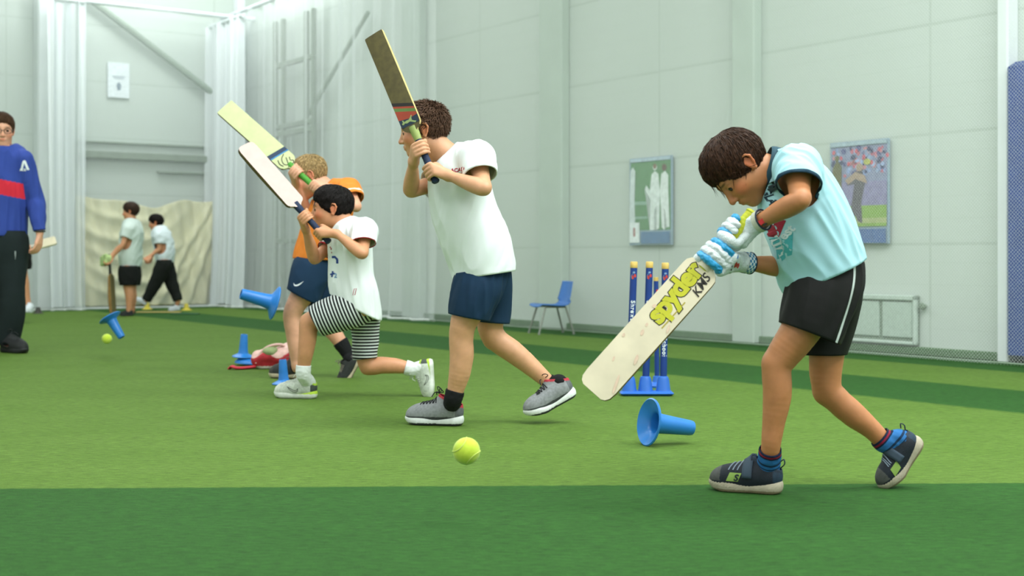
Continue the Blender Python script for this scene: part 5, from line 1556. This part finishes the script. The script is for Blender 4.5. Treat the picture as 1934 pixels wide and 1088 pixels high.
legN = rows_at([(676, 582, -.06, .066), (634, 596, -.07, .060), (598, 602, -.07, .050), (584, 612, -.07, .0465), (581, 640, -.07, .0435), (577, 668, -.07, .038), (574, 690, -.06, .0315), (573, 708, -.06, .0285)], d0)
legF = rows_at([(690, 585, .07, .066), (690, 630, .08, .056), (690, 668, .085, .048), (697, 690, .09, .046), (722, 690, .09, .0425), (745, 691, .09, .0395), (766, 694, .09, .0315), (782, 698, .09, .028)], d0)
hB = A(600, 753, 0); hB[2] = .002; hB[1] = d0 - .02
tB = np.array([A(514, 750, 0)[0], d0 + .04, 0]) - hB; tB[2] = 0
heelP = A(818, 677, .09); toeP = A(822, 752, .09); toeP[2] = max(toeP[2], .003)
SH_N = (hB, tB, (0, 0, 1), .225); SH_F = (heelP, toeP - heelP, (-1, -.05, -.05), .205)
legN += foot_rows(*SH_N); legF += foot_rows(*SH_F)
torso = rows_at([(680, 570, .01, .080, 1.3), (672, 525, .01, .078, 1.3), (666, 480, .01, .084, 1.35), (662, 450, .01, .082, 1.4), (656, 436, .01, .062, 1.5)], d0)
neck = rows_at([(658, 436, .0, .052), (648, 424, .0, .043), (640, 412, .0, .0405), (634, 404, 0, .042)], d0)
body(p3, hd, SKIN3, torso, neck, [armN, armF], [legN, legF], [(fN, pN, tN), (fF, pF, tF)], .0040, side)
hair_obj(hd, p3, '#191413', 'black', .004, 4000, .048, 7, .010, .000, flow_dir=(.5, 0, -.05))
eyes(hd, p3, (1, .5, -.0))
shN = rows_at([(655, 434, .0, .064, 1.5), (660, 455, .0, .092, 1.35), (662, 495, .0, .094, 1.25), (664, 535, .0, .097, 1.2), (671, 565, .0, .104, 1.15), (678, 620, .0, .108, 1.15)], d0)
cutN = arm_cut(armN, .50, R=.09, tilt=(.1, .2, -1.)); cutF = arm_cut(armF, .58, R=.075)
hemn = nrm(np.cross(A(715, 603, 0) - A(628, 556, 0), (0, 1, 0))); hemn = hemn if hemn[2] < 0 else -hemn
nk = A(647, 424, 0); nkd = nrm(A(634, 402, 0) - A(657, 438, 0))
SH3 = bandmat('tshirt_white_red_cuffs', '#e6ecec', [(-.02, .008, '#b02734')])
sh3, sV, sQ = garment(p3, 'shirt', [chain(shN, side=side, n=4), sleeve(armN, .5, .064, .060, .5), Cone(A(664, 432, -.03), A(686, 434, -.12), .05, .056), sleeve(armF, .5, .052, .048, .5), chain(rows_at([(656, 434, 0, .052), (648, 422, 0, .049), (640, 410, 0, .047)], d0))],
    [Cyl(nk, nkd, .12, .075), cutN, cutF, Half(A(672, 580, 0), hemn)], SH3, .0048, .03, .0055, 12., 24, stretch=(.1, 0, -1), patf=lambda V: np.where(V[:, 0] < A(650, 0, 0)[0], sleeve_dist(V, [cutF], .08), sleeve_dist(V, [cutN], .08) + .004))
MB().tube(ring(A(649, 425, 0), nkd, .052, 1.05, (0, 0, 1)), .0035, 8, side=nkd, a=1.6, closed=True).obj('collar', M('collar_red', '#b02734', .8), p3, True)
sb = bvh_of(sV, sQ)
NV = M('print_deep_blue', '#1d3c86', .7)
decal('number_print', tri_shape(stroke([(-.03, .01), (.0, .012), (.012, .0), (.012, -.02)], .012)), A(632, 490, -.12), (1, 0, 0), (0, 0, 1), NV, sh3, sb, off=.0016, maxedge=.02)
decal('number_print', tri_shape(stroke([(-.006, -.015), (.0, .015)], .010) + stroke([(-.016, -.002), (.010, .004)], .008)), A(627, 518, -.12), (1, 0, 0), (0, 0, 1), NV, sh3, sb, off=.0016, maxedge=.02)
decal('small_numeral', text_shape('2', .030, .001), A(633, 521, -.12), (1, 0, 0), (0, 0, 1), M('print_pale_blue', '#5d8fc0', .7), sh3, sb, off=.0016, maxedge=.02)
decal('red_tag', tri_shape(stroke([(-.004, -.016), (.006, -.014), (.012, .016), (.002, .014)], .003, True)), A(669, 551, -.12), (1, 0, 0), (0, 0, 1), M('print_red'), sh3, sb, off=.0016, maxedge=.02)
decal('red_print', tri_shape([blob(0, 0, .004, .006, 8), blob(.003, -.018, .003, .004, 8), blob(-.006, .008, .004, .004, 8)]), A(624, 470, -.12), (1, 0, 0), (0, 0, 1), M('print_red'), sh3, sb, off=.0016, maxedge=.02)
STR = stripemat('striped_jersey', '#d6dcda', '#191b1d', .0158, .55)
def prj(a, b): d = nrm(b - a); return lambda V: (V - a) @ d
sN = rows_at([(681, 578, -.02, .084, 1.15), (655, 586, -.055, .088), (622, 597, -.07, .080), (596, 607, -.07, .070), (570, 618, -.07, .068)], d0)
sF = rows_at([(686, 590, .05, .074), (690, 625, .08, .066), (689, 665, .08, .056), (690, 700, .08, .054)], d0)
hN = nrm(A(585, 612, 0) - A(622, 597, 0)); hN = nrm(np.cross(A(608, 632, 0) - A(583, 583, 0), (0, 1, 0))); hN = hN if hN[0] < 0 else -hN
garment(p3, 'shorts', [chain(sN, n=3)], [Half(A(596, 607, -.07), hN), Half(A(680, 565, 0), (.2, 0, 1))], STR, .0045, .02, .003, 5., 28, patf=prj(A(683, 572, -.07), A(596, 607, -.07)))
garment(p3, 'shorts_leg', [chain(sF, n=3)], [Half(A(689, 677, .08), nrm((.1, 0, -1))), Half(A(680, 565, 0), (.2, 0, 1))], STR, .0045, .02, .003, 5., 29, patf=prj(A(690, 590, .08), A(690, 677, .08)))
for L_ in (legN[6:10], legF[-6:-2]): sock(p3, L_, '#e2e6e4', grow=.006)
ST3 = dict(upper='#bfc6ba', toe='#cdd2c4', heel='#3c443d', rim='#a7c83a', sole='#dde1d8', out='#c4c8bd', wedge='#b5d43a', laces='#c9cfc4', sole_h=.030, collar=.080,
           mark=lambda fl: (stroke([(x * (1 if fl else -1), y) for x, y in swoosh(.85)], .0022, True), '#3a4038'), mark_side=1, mark_x=.105)
shoe(p3, *SH_N, ST3); shoe(p3, *SH_F, ST3, bend=.12)

# =================================================================== boy in orange shirt (behind)
d0 = 7.6; A = TO(d0)
p4 = empty('person', [A(600, 712, 0)[0], d0, 0], 'fair-haired person in orange shirt and navy shorts behind the one in striped shorts', 'person')
hd = Head(A(587, 334, 0), (-.86, -.10, -.50), (-.50, 0, .86), 1.03)
side = nrm((.2, -1, 0))
batO = bat(A(424, 203, -.02), A(601, 359, -.16), (.22, -1, .26), .112, 'yellowish cricket bat with blue band and green grip held by person in orange',
           M('willow_yellow', '#c3cc96', .5, .06, 20), M('willow_edge_brown', '#6b4f2c', .6, .2, 40), M('grip_green', '#4f9a34', .7, .1, 80, .4, 400), .27, .034, .017, square=True)
ah = batO['a'] * -1
cF = on_handle(batO, 562, 323); cN = on_handle(batO, 606, 354) - batO['a'] * .02
wN = A(628, 356, -.15); wF = A(559, 347, -.08)
armN = arm_rows(A(658, 362, -.15), A(672, 390, -.32), wN, 1.05)
armF = arm_rows(A(618, 385, .15), A(578, 402, .04), wF, 1.05)
fN, pN, tN, _ = grip_hand(cN, ah, wN - cN, -1, .017, .95, wN)
fF, pF, tF, _ = grip_hand(cF, ah, wF - cF, 1, .017, .95, wF)
legN = rows_at([(592, 510, -.06, .074), (576, 548, -.07, .068), (558, 578, -.075, .056), (552, 598, -.07, .052), (555, 625, -.07, .049), (558, 655, -.07, .042), (560, 680, -.06, .034), (561, 694, -.06, .031)], d0)
legF = rows_at([(604, 512, .08, .070), (606, 550, .08, .064), (604, 592, .085, .054), (612, 610, .09, .051), (628, 626, .09, .0475), (642, 645, .09, .040), (652, 660, .09, .033), (660, 674, .09, .030)], d0)
hB = A(577, 716, 0); hB[2] = .002; hB[1] = d0 - .03
tB = np.array([A(510, 712, 0)[0], d0 + .06, 0]) - hB; tB[2] = 0
heelP = A(684, 676, .09); toeP = A(662, 721, .09); toeP[2] = max(toeP[2], .003)
SH_N = (hB, tB, (0, 0, 1), .235); SH_F = (heelP, toeP - heelP, (-.75, -.3, .35), .20)
legN += foot_rows(*SH_N); legF += foot_rows(*SH_F)
torso = rows_at([(594, 495, .01, .088, 1.3), (602, 455, .01, .088, 1.35), (616, 415, .01, .095, 1.35), (630, 385, .01, .092, 1.4), (632, 368, .01, .072, 1.5)], d0)
neck = rows_at([(630, 370, .0, .058), (618, 360, .0, .050), (606, 350, .0, .047), (598, 344, 0, .047)], d0)
body(p4, hd, SKIN4, torso, neck, [armN, armF], [legN, legF], [(fN, pN, tN), (fF, pF, tF)], .0048, side)
hair_obj(hd, p4, '#a98f62', 'fair', .005, 2600, .032, 9, .012, -.002, flow_dir=(.2, 0, .3))
eyes(hd, p4, (1, 0, -.1))
shN = rows_at([(632, 366, .0, .078, 1.45), (630, 388, .0, .105, 1.3), (615, 425, .0, .112, 1.2), (602, 465, .0, .112, 1.15), (594, 495, .0, .112, 1.1), (588, 530, 0, .11, 1.1)], d0)
cutN = arm_cut(armN, .50, R=.10, tilt=(.2, .2, -.9)); cutF = arm_cut(armF, .50, R=.085)
nkd = nrm(A(598, 344, 0) - A(632, 372, 0))
SH4 = bandmat('tshirt_orange', '#e58433', [(.022, .036, '#e9ddd0')])
garment(p4, 'shirt', [chain(shN, side=side, n=4), sleeve(armN, .5, .072, .068, .5), Cone(A(638, 358, -.03), A(656, 358, -.13), .055, .062), sleeve(armF, .5, .062, .056, .5), chain(rows_at([(630, 368, 0, .06), (616, 358, 0, .056), (604, 348, 0, .054)], d0))],
    [Cyl(A(614, 357, 0), nkd, .12, .085), cutN, cutF, Half(A(595, 490, 0), (-.05, 0, -1))], SH4, .006, .03, .006, 11., 34, stretch=(.1, 0, -1), patf=lambda V: sleeve_dist(V, [cutN, cutF], .09))
sN = rows_at([(596, 488, -.01, .102, 1.2), (586, 515, -.05, .104, 1.1), (577, 545, -.065, .096), (570, 575, -.065, .092)], d0)
sF = rows_at([(606, 500, .05, .085), (608, 530, .08, .078), (607, 560, .08, .074), (606, 590, .08, .07)], d0)
so4, sV, sQ = garment(p4, 'shorts', [chain(sN, n=3)], [Half(A(575, 561, -.05), nrm((-.45, 0, -.85))), Half(A(596, 482, 0), (0, 0, 1))], SHN, .006, .02, .005, 5., 38)
garment(p4, 'shorts_leg', [chain(sF, n=3)], [Half(A(607, 570, .08), nrm((.35, 0, -1))), Half(A(596, 482, 0), (0, 0, 1))], SHN, .006, .02, .005, 5., 39)
decal('tick_mark', tri_shape([swoosh(.95)]), A(567, 535, -.1), (1, 0, .0), (0, 0, 1), M('mark_white', '#dfe6e8', .7), so4, bvh_of(sV, sQ), off=.002, maxedge=.02)
for L_ in (legN[7:10], legF[-7:-2]): sock(p4, L_, '#17181a', grow=.006)
ST4 = dict(upper='#2a2c2c', toe='#3d3a34', sole='#b8ab90', out='#6d6350', heel='#4b4742', sole_h=.028, collar=.078, laces='#7d776a')
shoe(p4, *SH_N, ST4); shoe(p4, *SH_F, ST4, bend=.2)
bat_decal(batO, 'blue_band', tri_shape([[(-.030, -.056), (-.004, -.056), (.020, .056), (-.006, .056)]]), .79, 0, M('band_navy', '#16304f', .5), 1, 0, .0008)
bat_decal(batO, 'light_band', tri_shape([[(-.004, -.056), (.004, -.056), (.028, .056), (.020, .056)]]), .79, 0, M('band_blue', '#2f7fb5', .5), 1, 0, .0008)
for pts in ([(-.035, .02), (-.02, -.01), (.01, -.024), (.03, -.01), (.01, .004), (-.01, .014)], [(.0, .03), (.02, .02), (.03, .03), (.045, .02), (.035, .0), (.045, -.02)], [(-.03, -.03), (-.005, -.04), (.02, -.035)]):
    bat_decal(batO, 'scribbled_logo', tri_shape(stroke(spl(pts, 4), .005)), .90, 0, kk, 1, 0, .0012)

# =================================================================== coach at the left edge
d0 = 9.7; A = TO(d0)
p5 = empty('person', [A(2, 665, 0)[0], d0, 0], 'adult in glasses, blue pullover with red band and dark trousers at left edge', 'person')
hd = Head(A(2, 247, 0), (.45, -.88, -.12), (.05, -.1, 1), 1.13)
side = nrm((.95, .30, 0))
wN = A(75, 440, -.06)
armN = arm_rows(A(44, 302, -.02), A(68, 378, .02), wN, 1.25)
armF = arm_rows(A(-42, 302, .02), A(-64, 378, .04), A(-68, 440, -.02), 1.25)
fN, pN, tN = relaxed_hand(wN, (-.05, -.15, -1), (-.8, .2, 0), 1.15, .55, 1)
fF, pF, tF = relaxed_hand(armF[-1][:3], (.05, -.15, -1), (.8, .2, 0), 1.15, .55, -1)
legN = rows_at([(20, 452, 0, .095), (22, 495, 0, .085), (23, 540, -.01, .062), (22, 590, 0, .058), (16, 630, .02, .045), (14, 652, .02, .040), (16, 660, 0, .03)], d0)
legF = rows_at([(-18, 452, 0, .095), (-20, 495, 0, .085), (-24, 540, -.01, .062), (-26, 590, 0, .058), (-28, 630, .02, .045), (-28, 652, .02, .040), (-28, 660, 0, .03)], d0)
torso = rows_at([(1, 450, 0, .11, 1.35), (1, 400, 0, .11, 1.35), (2, 350, 0, .12, 1.4), (2, 310, 0, .115, 1.45), (2, 292, 0, .08, 1.6)], d0)
neck = rows_at([(2, 292, .0, .065), (2, 282, .0, .058), (2, 270, .0, .056), (2, 260, 0, .056)], d0)
body(p5, hd, SKIN4, torso, neck, [armN, armF], [legN, legF], [(fN, pN, tN), (fF, pF, tF)], .006, side)
hair_obj(hd, p5, '#4d3524', 'brown', .006, 1500, .035, 11, .010, -.006, flow_dir=(.3, .2, 0))
eyes(hd, p5, (1, 0, 0))
gm = MB()
for q in (1, -1):
    gm.tube([hd.p(.098 + .002 * math.cos(t), q * .031 + .023 * math.cos(t), .003 + .016 * math.sin(t)) for t in np.linspace(0, 6.283, 24, endpoint=False)], .0022, 6, closed=True)
    gm.tube([hd.p(.096, q * .055, .008), hd.p(.05, q * .076, .008), hd.p(-.005, q * .082, .005)], .002, 6)
gm.tube([hd.p(.101, .009, .006), hd.p(.104, 0, .008), hd.p(.101, -.009, .006)], .002, 6)
g_ = gm.obj('glasses', M('frame_black', '#26262a', .4), p5, True)
shN = rows_at([(2, 294, 0, .112, 1.6), (2, 318, 0, .128, 1.42), (2, 350, 0, .132, 1.38), (1, 400, 0, .125, 1.4), (1, 436, 0, .122, 1.42), (1, 470, 0, .12, 1.4)], d0)
BLU = M('pullover_tinted', '#2446a8', .85, .06, 9, .3, 500, attr=True, bdist=.002)
def ptint(V):
    T = np.tile(np.array(lin('#2a4396')), (len(V), 1)); z = V[:, 2]
    zc = A(0, 352, 0)[2] - (V[:, 0] - A(2, 0, 0)[0]) * .22
    body_ = V[:, 0] < A(50, 0, 0)[0]
    T[(np.abs(z - zc) < .055) & body_ & (V[:, 0] > A(-46, 0, 0)[0])] = lin('#d8263c')
    return T
wc = Cyl(wN + np.array([0, 0, .02]), (.12, 0, -1), .2, .12); wc2 = Cyl(armF[-1][:3] + np.array([0, 0, .02]), (-.12, 0, -1), .2, .12)
o5, sV, sQ = garment(p5, 'pullover', [chain(shN, side=side, n=4), Group(chain([np.r_[r[:3], r[3] * 1.12 + .012] for r in armN], n=3), .01), Group(chain([np.r_[r[:3], r[3] * 1.12 + .012] for r in armF], n=3), .01), chain(rows_at([(2, 296, 0, .075), (2, 282, 0, .068), (2, 268, 0, .067)], d0))],
    [Cyl(A(2, 277, 0), (0, 0, 1), .2, .10), wc, wc2, Half(A(0, 446, 0), (0, 0, -1))], BLU, .0055, .03, .007, 10., 44, stretch=(0, 0, 1), tintf=ptint)
MB().tube(ring(A(2, 277, 0), (0, -.1, 1), .068, 1.0, (1, 0, 0)), .011, 10, side=(0, 0, 1), a=2.2, closed=True).obj('collar', M('collar_navy', '#1c2c66', .8), p5, True)
sb = bvh_of(sV, sQ)
decal('chest_emblem', tri_shape(stroke([(-.020, -.036), (.0, .034), (.006, .034)], .013) + stroke([(.004, .034), (.020, -.030)], .012)), A(25, 311, -.2), (.95, -.3, 0), (0, 0, 1), M('mark_white'), o5, sb, off=.003, maxedge=.03)
decal('emblem_text', text_shape('ACE', .022, .001), A(22, 319, -.2), (.95, -.3, 0), (0, 0, 1), M('mark_white'), o5, sb, off=.003, maxedge=.03)
TR = clothmat('trousers_dark', '#1b2526', .1)
for L_, q in ((legN, 1), (legF, -1)):
    rr = [np.r_[r[:3], r[3] + .020] for r in L_[:6]]; rr[0][3] += .01; rr[3][3] += .006; rr[4][3] += .01
    ot, tV, tQ = garment(p5, 'trouser_leg', [chain(rr, n=3), Cone(A(2, 440, 0), A(2, 470, 0), .118, .11, side, 1.3, 1.2)], [Half(A(0, 436, 0), (0, 0, 1)), Half(A(0, 651, 0), (0, 0, -1)), ], TR, .007, .03, .010, 5., 50 + q, stretch=(0, 0, 1))
    if q == 1: decal('pocket_emblem', tri_shape([[(-.015, .03), (.015, .03), (.012, -.015), (0, -.04), (-.012, -.015)]]), A(38, 484, -.2), (.95, -.3, 0), (0, 0, 1), M('print_grey', '#8d9696', .7), ot, bvh_of(tV, tQ), off=.003, maxedge=.03)
ST5 = dict(upper='#17191a', sole='#1e2021', laces='#303334', collar=.075)
hB = np.array([A(2, 0, 0)[0], d0 + .03, .002]); shoe(p5, hB, (.80, -.60, 0), (0, 0, 1), .29, ST5)
hB = np.array([A(-34, 0, 0)[0], d0 + .05, .002]); shoe(p5, hB, (-.1, -1, 0), (0, 0, 1), .29, ST5)
MB().tube(ring(wN + np.array([.0, 0, .012]), (0, 0, 1), .034, 1.05, (1, 0, 0), 24), .006, 8, closed=True).obj('wristwatch', M('watch_black', '#1a1c20', .4), p5, True)

# =================================================================== far children
def far_kid(d0, base, head, f, u, torso, neck, armN, armF, legN, legF, label, skin, haircol, shirt, legs_mat, long_legs, shoes, hk=1., headk=1., shirt_rows=None, shorts_t=.45, gloves=None):
    A = TO(d0); root = empty('person', [A(base, 600, 0)[0], d0, 0], label, 'person')
    hd = None
    if head: hd = Head(A(*head), f, u, headk)
    aN = arm_rows(A(*armN[0]), A(*armN[1]), A(*armN[2]), hk); aF = arm_rows(A(*armF[0]), A(*armF[1]), A(*armF[2]), hk)
    hands = []
    for a, s_ in ((aN, -1), (aF, 1)):
        d = a[-1][:3] - a[4][:3]; fg, pm, th = relaxed_hand(a[-1][:3], d, (-.5, s_, -.2), hk, .6, s_); hands.append((fg, pm, th))
    lN, lF = rows_at(legN, d0), rows_at(legF, d0); side = (0.1, -1, 0)
    body(root, hd, skin, rows_at(torso, d0), rows_at(neck, d0), [aN, aF], [lN, lF], hands, .008, side)
    if hd: hair_obj(hd, root, haircol, 'far_' + haircol.strip('#'), .008, 500, .04, 2, .018, .004)
    if hd: eyes(hd, root)
    sr = rows_at(shirt_rows or torso, d0, .026)
    cN_, cF_ = arm_cut(aN, .6, R=.1), arm_cut(aF, .6, R=.1)
    garment(root, 'shirt', [chain(sr, side=side, n=3), sleeve(aN, .6, .064, .06, .4), sleeve(aF, .6, .064, .06, .4)], [Cyl(rows_at(neck, d0)[1][:3], nrm(rows_at(neck, d0)[-1][:3] - rows_at(neck, d0)[0][:3]), .1, .07), cN_, cF_, Half(sr[0][:3] - np.array([0, 0, .02]), (0, 0, -1))], shirt, .009, .03, .008, 5., 61)
    for l in (lN, lF):
        n_ = len(l) - 2 if long_legs else 3
        rr = [np.r_[r[:3], r[3] + (.012 if long_legs else .024)] for r in l[:n_ + 1]]
        e = rr[n_][:3] if long_legs else rr[1][:3] + (rr[2][:3] - rr[1][:3]) * .6; dd = nrm(rr[2][:3] - rr[1][:3]) if not long_legs else nrm(rr[n_][:3] - rr[n_ - 1][:3])
        garment(root, 'trouser_leg' if long_legs else 'shorts_leg', [chain(rr, n=3)], [Cyl(e, dd, .5, .2), Half(rr[0][:3] + np.array([0, 0, .05]), (0, 0, 1))], legs_mat, .009, .03, .006, 5., 71)
    for hb, to, up, st in shoes:
        h_ = A(*hb); t_ = A(*to); shoe(root, h_, t_ - h_, up, np.linalg.norm(t_ - h_), st)
    return root, hd, aN, aF, A
STb = dict(upper='#1d1f20', sole='#26282a', collar=.085); STw = dict(upper='#d5dbe0', sole='#cfd6da', collar=.075)
rA = far_kid(15.7, 245, (247, 400, 0), (-.96, -.1, -.12), (-.1, 0, 1),
    [(245, 505, 0, .09, 1.2), (247, 470, 0, .095, 1.25), (249, 440, 0, .10, 1.3), (248, 425, 0, .075, 1.5)], [(248, 424, 0, .055), (247, 415, 0, .048), (247, 407, 0, .047)],
    [(243, 432, -.13), (232, 462, -.2), (213, 484, -.22)], [(252, 432, .13), (228, 465, .1), (208, 486, -.02)],
    [(243, 510, -.08, .09), (243, 530, -.08, .075), (243, 545, -.08, .058), (245, 560, -.08, .052), (244, 580, -.08, .036), (243, 590, -.08, .032), (240, 594, -.08, .025)],
    [(248, 510, .08, .09), (248, 530, .08, .075), (248, 545, .08, .058), (250, 560, .08, .052), (250, 578, .08, .036), (249, 588, .08, .032), (246, 592, .08, .025)],
    'distant person in pale T-shirt and black shorts leaning on a dark upright bat', SKIN3, '#3a2a20', clothmat('tee_grey_white', '#cfdcd6'), clothmat('shorts_jet', '#151716'), False,
    [((252, 596, -.08), (226, 597, -.10), (0, 0, 1), STb), ((256, 593, .1), (232, 594, .08), (0, 0, 1), STb)], .95, .92,
    [(246, 500, 0, .098, 1.2), (247, 470, 0, .10, 1.25), (249, 440, 0, .10, 1.3), (248, 425, 0, .068, 1.5)])
A = TO(15.7)
for (px, py, dd, s_) in ((203, 489, -.22, 0), (198, 493, -.05, 1)):
    S = Sculpt(); c = A(px, py, dd)
    for k_ in range(4): S.u(Cone(c + np.array([-.01, -.03, .045 - .028 * k_]), c + np.array([-.05, .02, .035 - .028 * k_]), .018, .016), .006)
    S.u(Ell(c + np.array([.02, 0, 0]), (.045, .04, .05)), .01); V, Q = S.build(.006)
    mobj('batting_glove', V, Q, M('glove_lime', '#b9cf8e', .8, .3, 30), rA[0])
bat(A(213, 594, -.25), A(206, 480, -.14), (1, -.25, 0), .10, 'dark cricket bat standing upright on the turf under the distant leaning person',
    M('willow_drab', '#6b6340', .6), M('willow_edge'), M('grip_black', '#1d1f1e', .7), .33, .05, .016)  # blade in one even drab olive
rB = far_kid(16.9, 305, (295, 421, 0), (-.96, -.1, -.2), (-.15, 0, .98),
    [(311, 492, 0, .09, 1.2), (311, 470, 0, .09, 1.25), (306, 450, 0, .095, 1.3), (303, 440, 0, .075, 1.5)], [(303, 440, 0, .055), (300, 434, 0, .048), (297, 427, 0, .047)],
    [(301, 447, -.13), (301, 470, -.15), (286, 482, -.2)], [(308, 447, .13), (300, 470, .2), (287, 484, .1)],
    [(310, 498, -.08, .088), (303, 515, -.08, .075), (295, 532, -.08, .060), (288, 545, -.08, .052), (280, 560, -.08, .038), (276, 567, -.08, .034), (270, 572, -.08, .025)],
    [(312, 498, .08, .088), (318, 515, .08, .075), (323, 532, .08, .060), (328, 545, .08, .052), (334, 560, .08, .038), (336, 568, .08, .034), (334, 576, .08, .025)],
    'distant dark-haired person in white T-shirt and black leggings striding left', SKIN3, '#17120f', clothmat('tee_white_far', '#dde8ec'), clothmat('leggings_black', '#1a1d1b'), True,
    [((276, 577, -.08), (254, 566, -.1), (.1, 0, 1), STw), ((341, 585, .08), (318, 588, .05), (0, 0, 1), STw)], .9, .9)
rC = far_kid(14.2, 35, (18, 420, .1), (-.5, -.6, -.5), (-.3, 0, .9),
    [(32, 480, 0, .09, 1.2), (28, 460, 0, .09, 1.25), (24, 445, 0, .095, 1.3), (22, 437, 0, .07, 1.4)], [(22, 437, 0, .05), (20, 430, 0, .048), (19, 426, 0, .046)],
    [(34, 440, -.1), (46, 445, -.15), (52, 462, -.2)], [(16, 440, .1), (20, 455, .2), (40, 468, .1)],
    [(38, 482, -.08, .085), (40, 500, -.08, .070), (42, 516, -.08, .055), (46, 535, -.08, .050), (50, 560, -.08, .036), (53, 574, -.08, .032), (54, 582, -.08, .025)],
    [(28, 482, .08, .085), (26, 500, .08, .070), (24, 516, .08, .055), (22, 535, .08, .050), (18, 560, .08, .036), (16, 574, .08, .032), (16, 582, .08, .025)],
    'person mostly hidden behind the adult in blue, only bare arm and leg showing', SKIN3, '#3a2a20', clothmat('tee_grey_white'), clothmat('shorts_jet'), False,
    [((59, 589, -.08), (50, 592, -.3), (0, 0, 1), STw), ((22, 589, .08), (6, 592, .0), (0, 0, 1), STw)], .95, .9)
A = TO(14.2)
bat(A(106, 454, -.10), A(45, 470, -.2), (.1, -1, .3), .09, 'pale bat held level behind the hand of the adult in blue', M('willow_pale'), M('willow_pale'), M('grip_white', '#d4d2c4', .7), .35, .05, .016)
# ------------------------------------------------------------------ light and camera
def area(name, loc, size, power, col=(1, 1, 1), rot=(0, 0, 0), sy=None):
    l = bpy.data.lights.new(name, 'AREA'); l.energy = power; l.color = col; l.shape = 'RECTANGLE'; l.size = size; l.size_y = sy or size
    o = bpy.data.objects.new(name, l); o.location = loc; o.rotation_euler = rot; COL.objects.link(o); return o
def fill_point(x, y, p):  # added point light, unseen, to brighten the walls
    l = bpy.data.lights.new('wall_fill_point', 'POINT'); l.energy = p; l.shadow_soft_size = .45; l.color = (.98, 1., .985)
    o = bpy.data.objects.new('wall_fill_point', l); o.location = (x, y, HALL_H - .7); COL.objects.link(o)
for (x, y, p) in ((-3.5, 1.5, .8), (1.8, 1.0, 1.0), (5.0, 1.2, 1.5), (-6, 6.5, .5), (-1.8, 6.2, .55), (1.2, 4.8, .9), (3.4, 4.6, .9), (-8, 11., .15), (-3.6, 10.4, .5), (-4.7, 14.0, .4), (-4.2, 16.6, .7)):
    area('ceiling_fill', (x, y, HALL_H - .25), 2.2, 110 * p, (.97, 1., .98), sy=2.2)  # unseen overhead fill, spots and powers chosen to even out the walls
    fill_point(x + .1, y + .1, 150 * p)
w = bpy.data.worlds.new('World'); SC.world = w; w.use_nodes = True
bg = w.node_tree.nodes['Background']; bg.inputs[0].default_value = (.93, 1, .97, 1); bg.inputs[1].default_value = 1.0
cam = bpy.data.cameras.new('Camera'); co = bpy.data.objects.new('Camera', cam); COL.objects.link(co)
co.location = (0, 0, CAMZ); co.rotation_euler = (math.pi / 2, 0, 0)
cam.sensor_width = 36; cam.lens = F / W * 36; cam.shift_y = -(544 - HY) / W
cam.clip_end = 200
cam.dof.use_dof = True; cam.dof.focus_distance = 4.7; cam.dof.aperture_fstop = 3.6
SC.camera = co
vs = SC.view_settings; vs.view_transform = 'Standard'; vs.look = 'None'; vs.gamma = 1; vs.use_curve_mapping = False; vs.exposure = 0.0
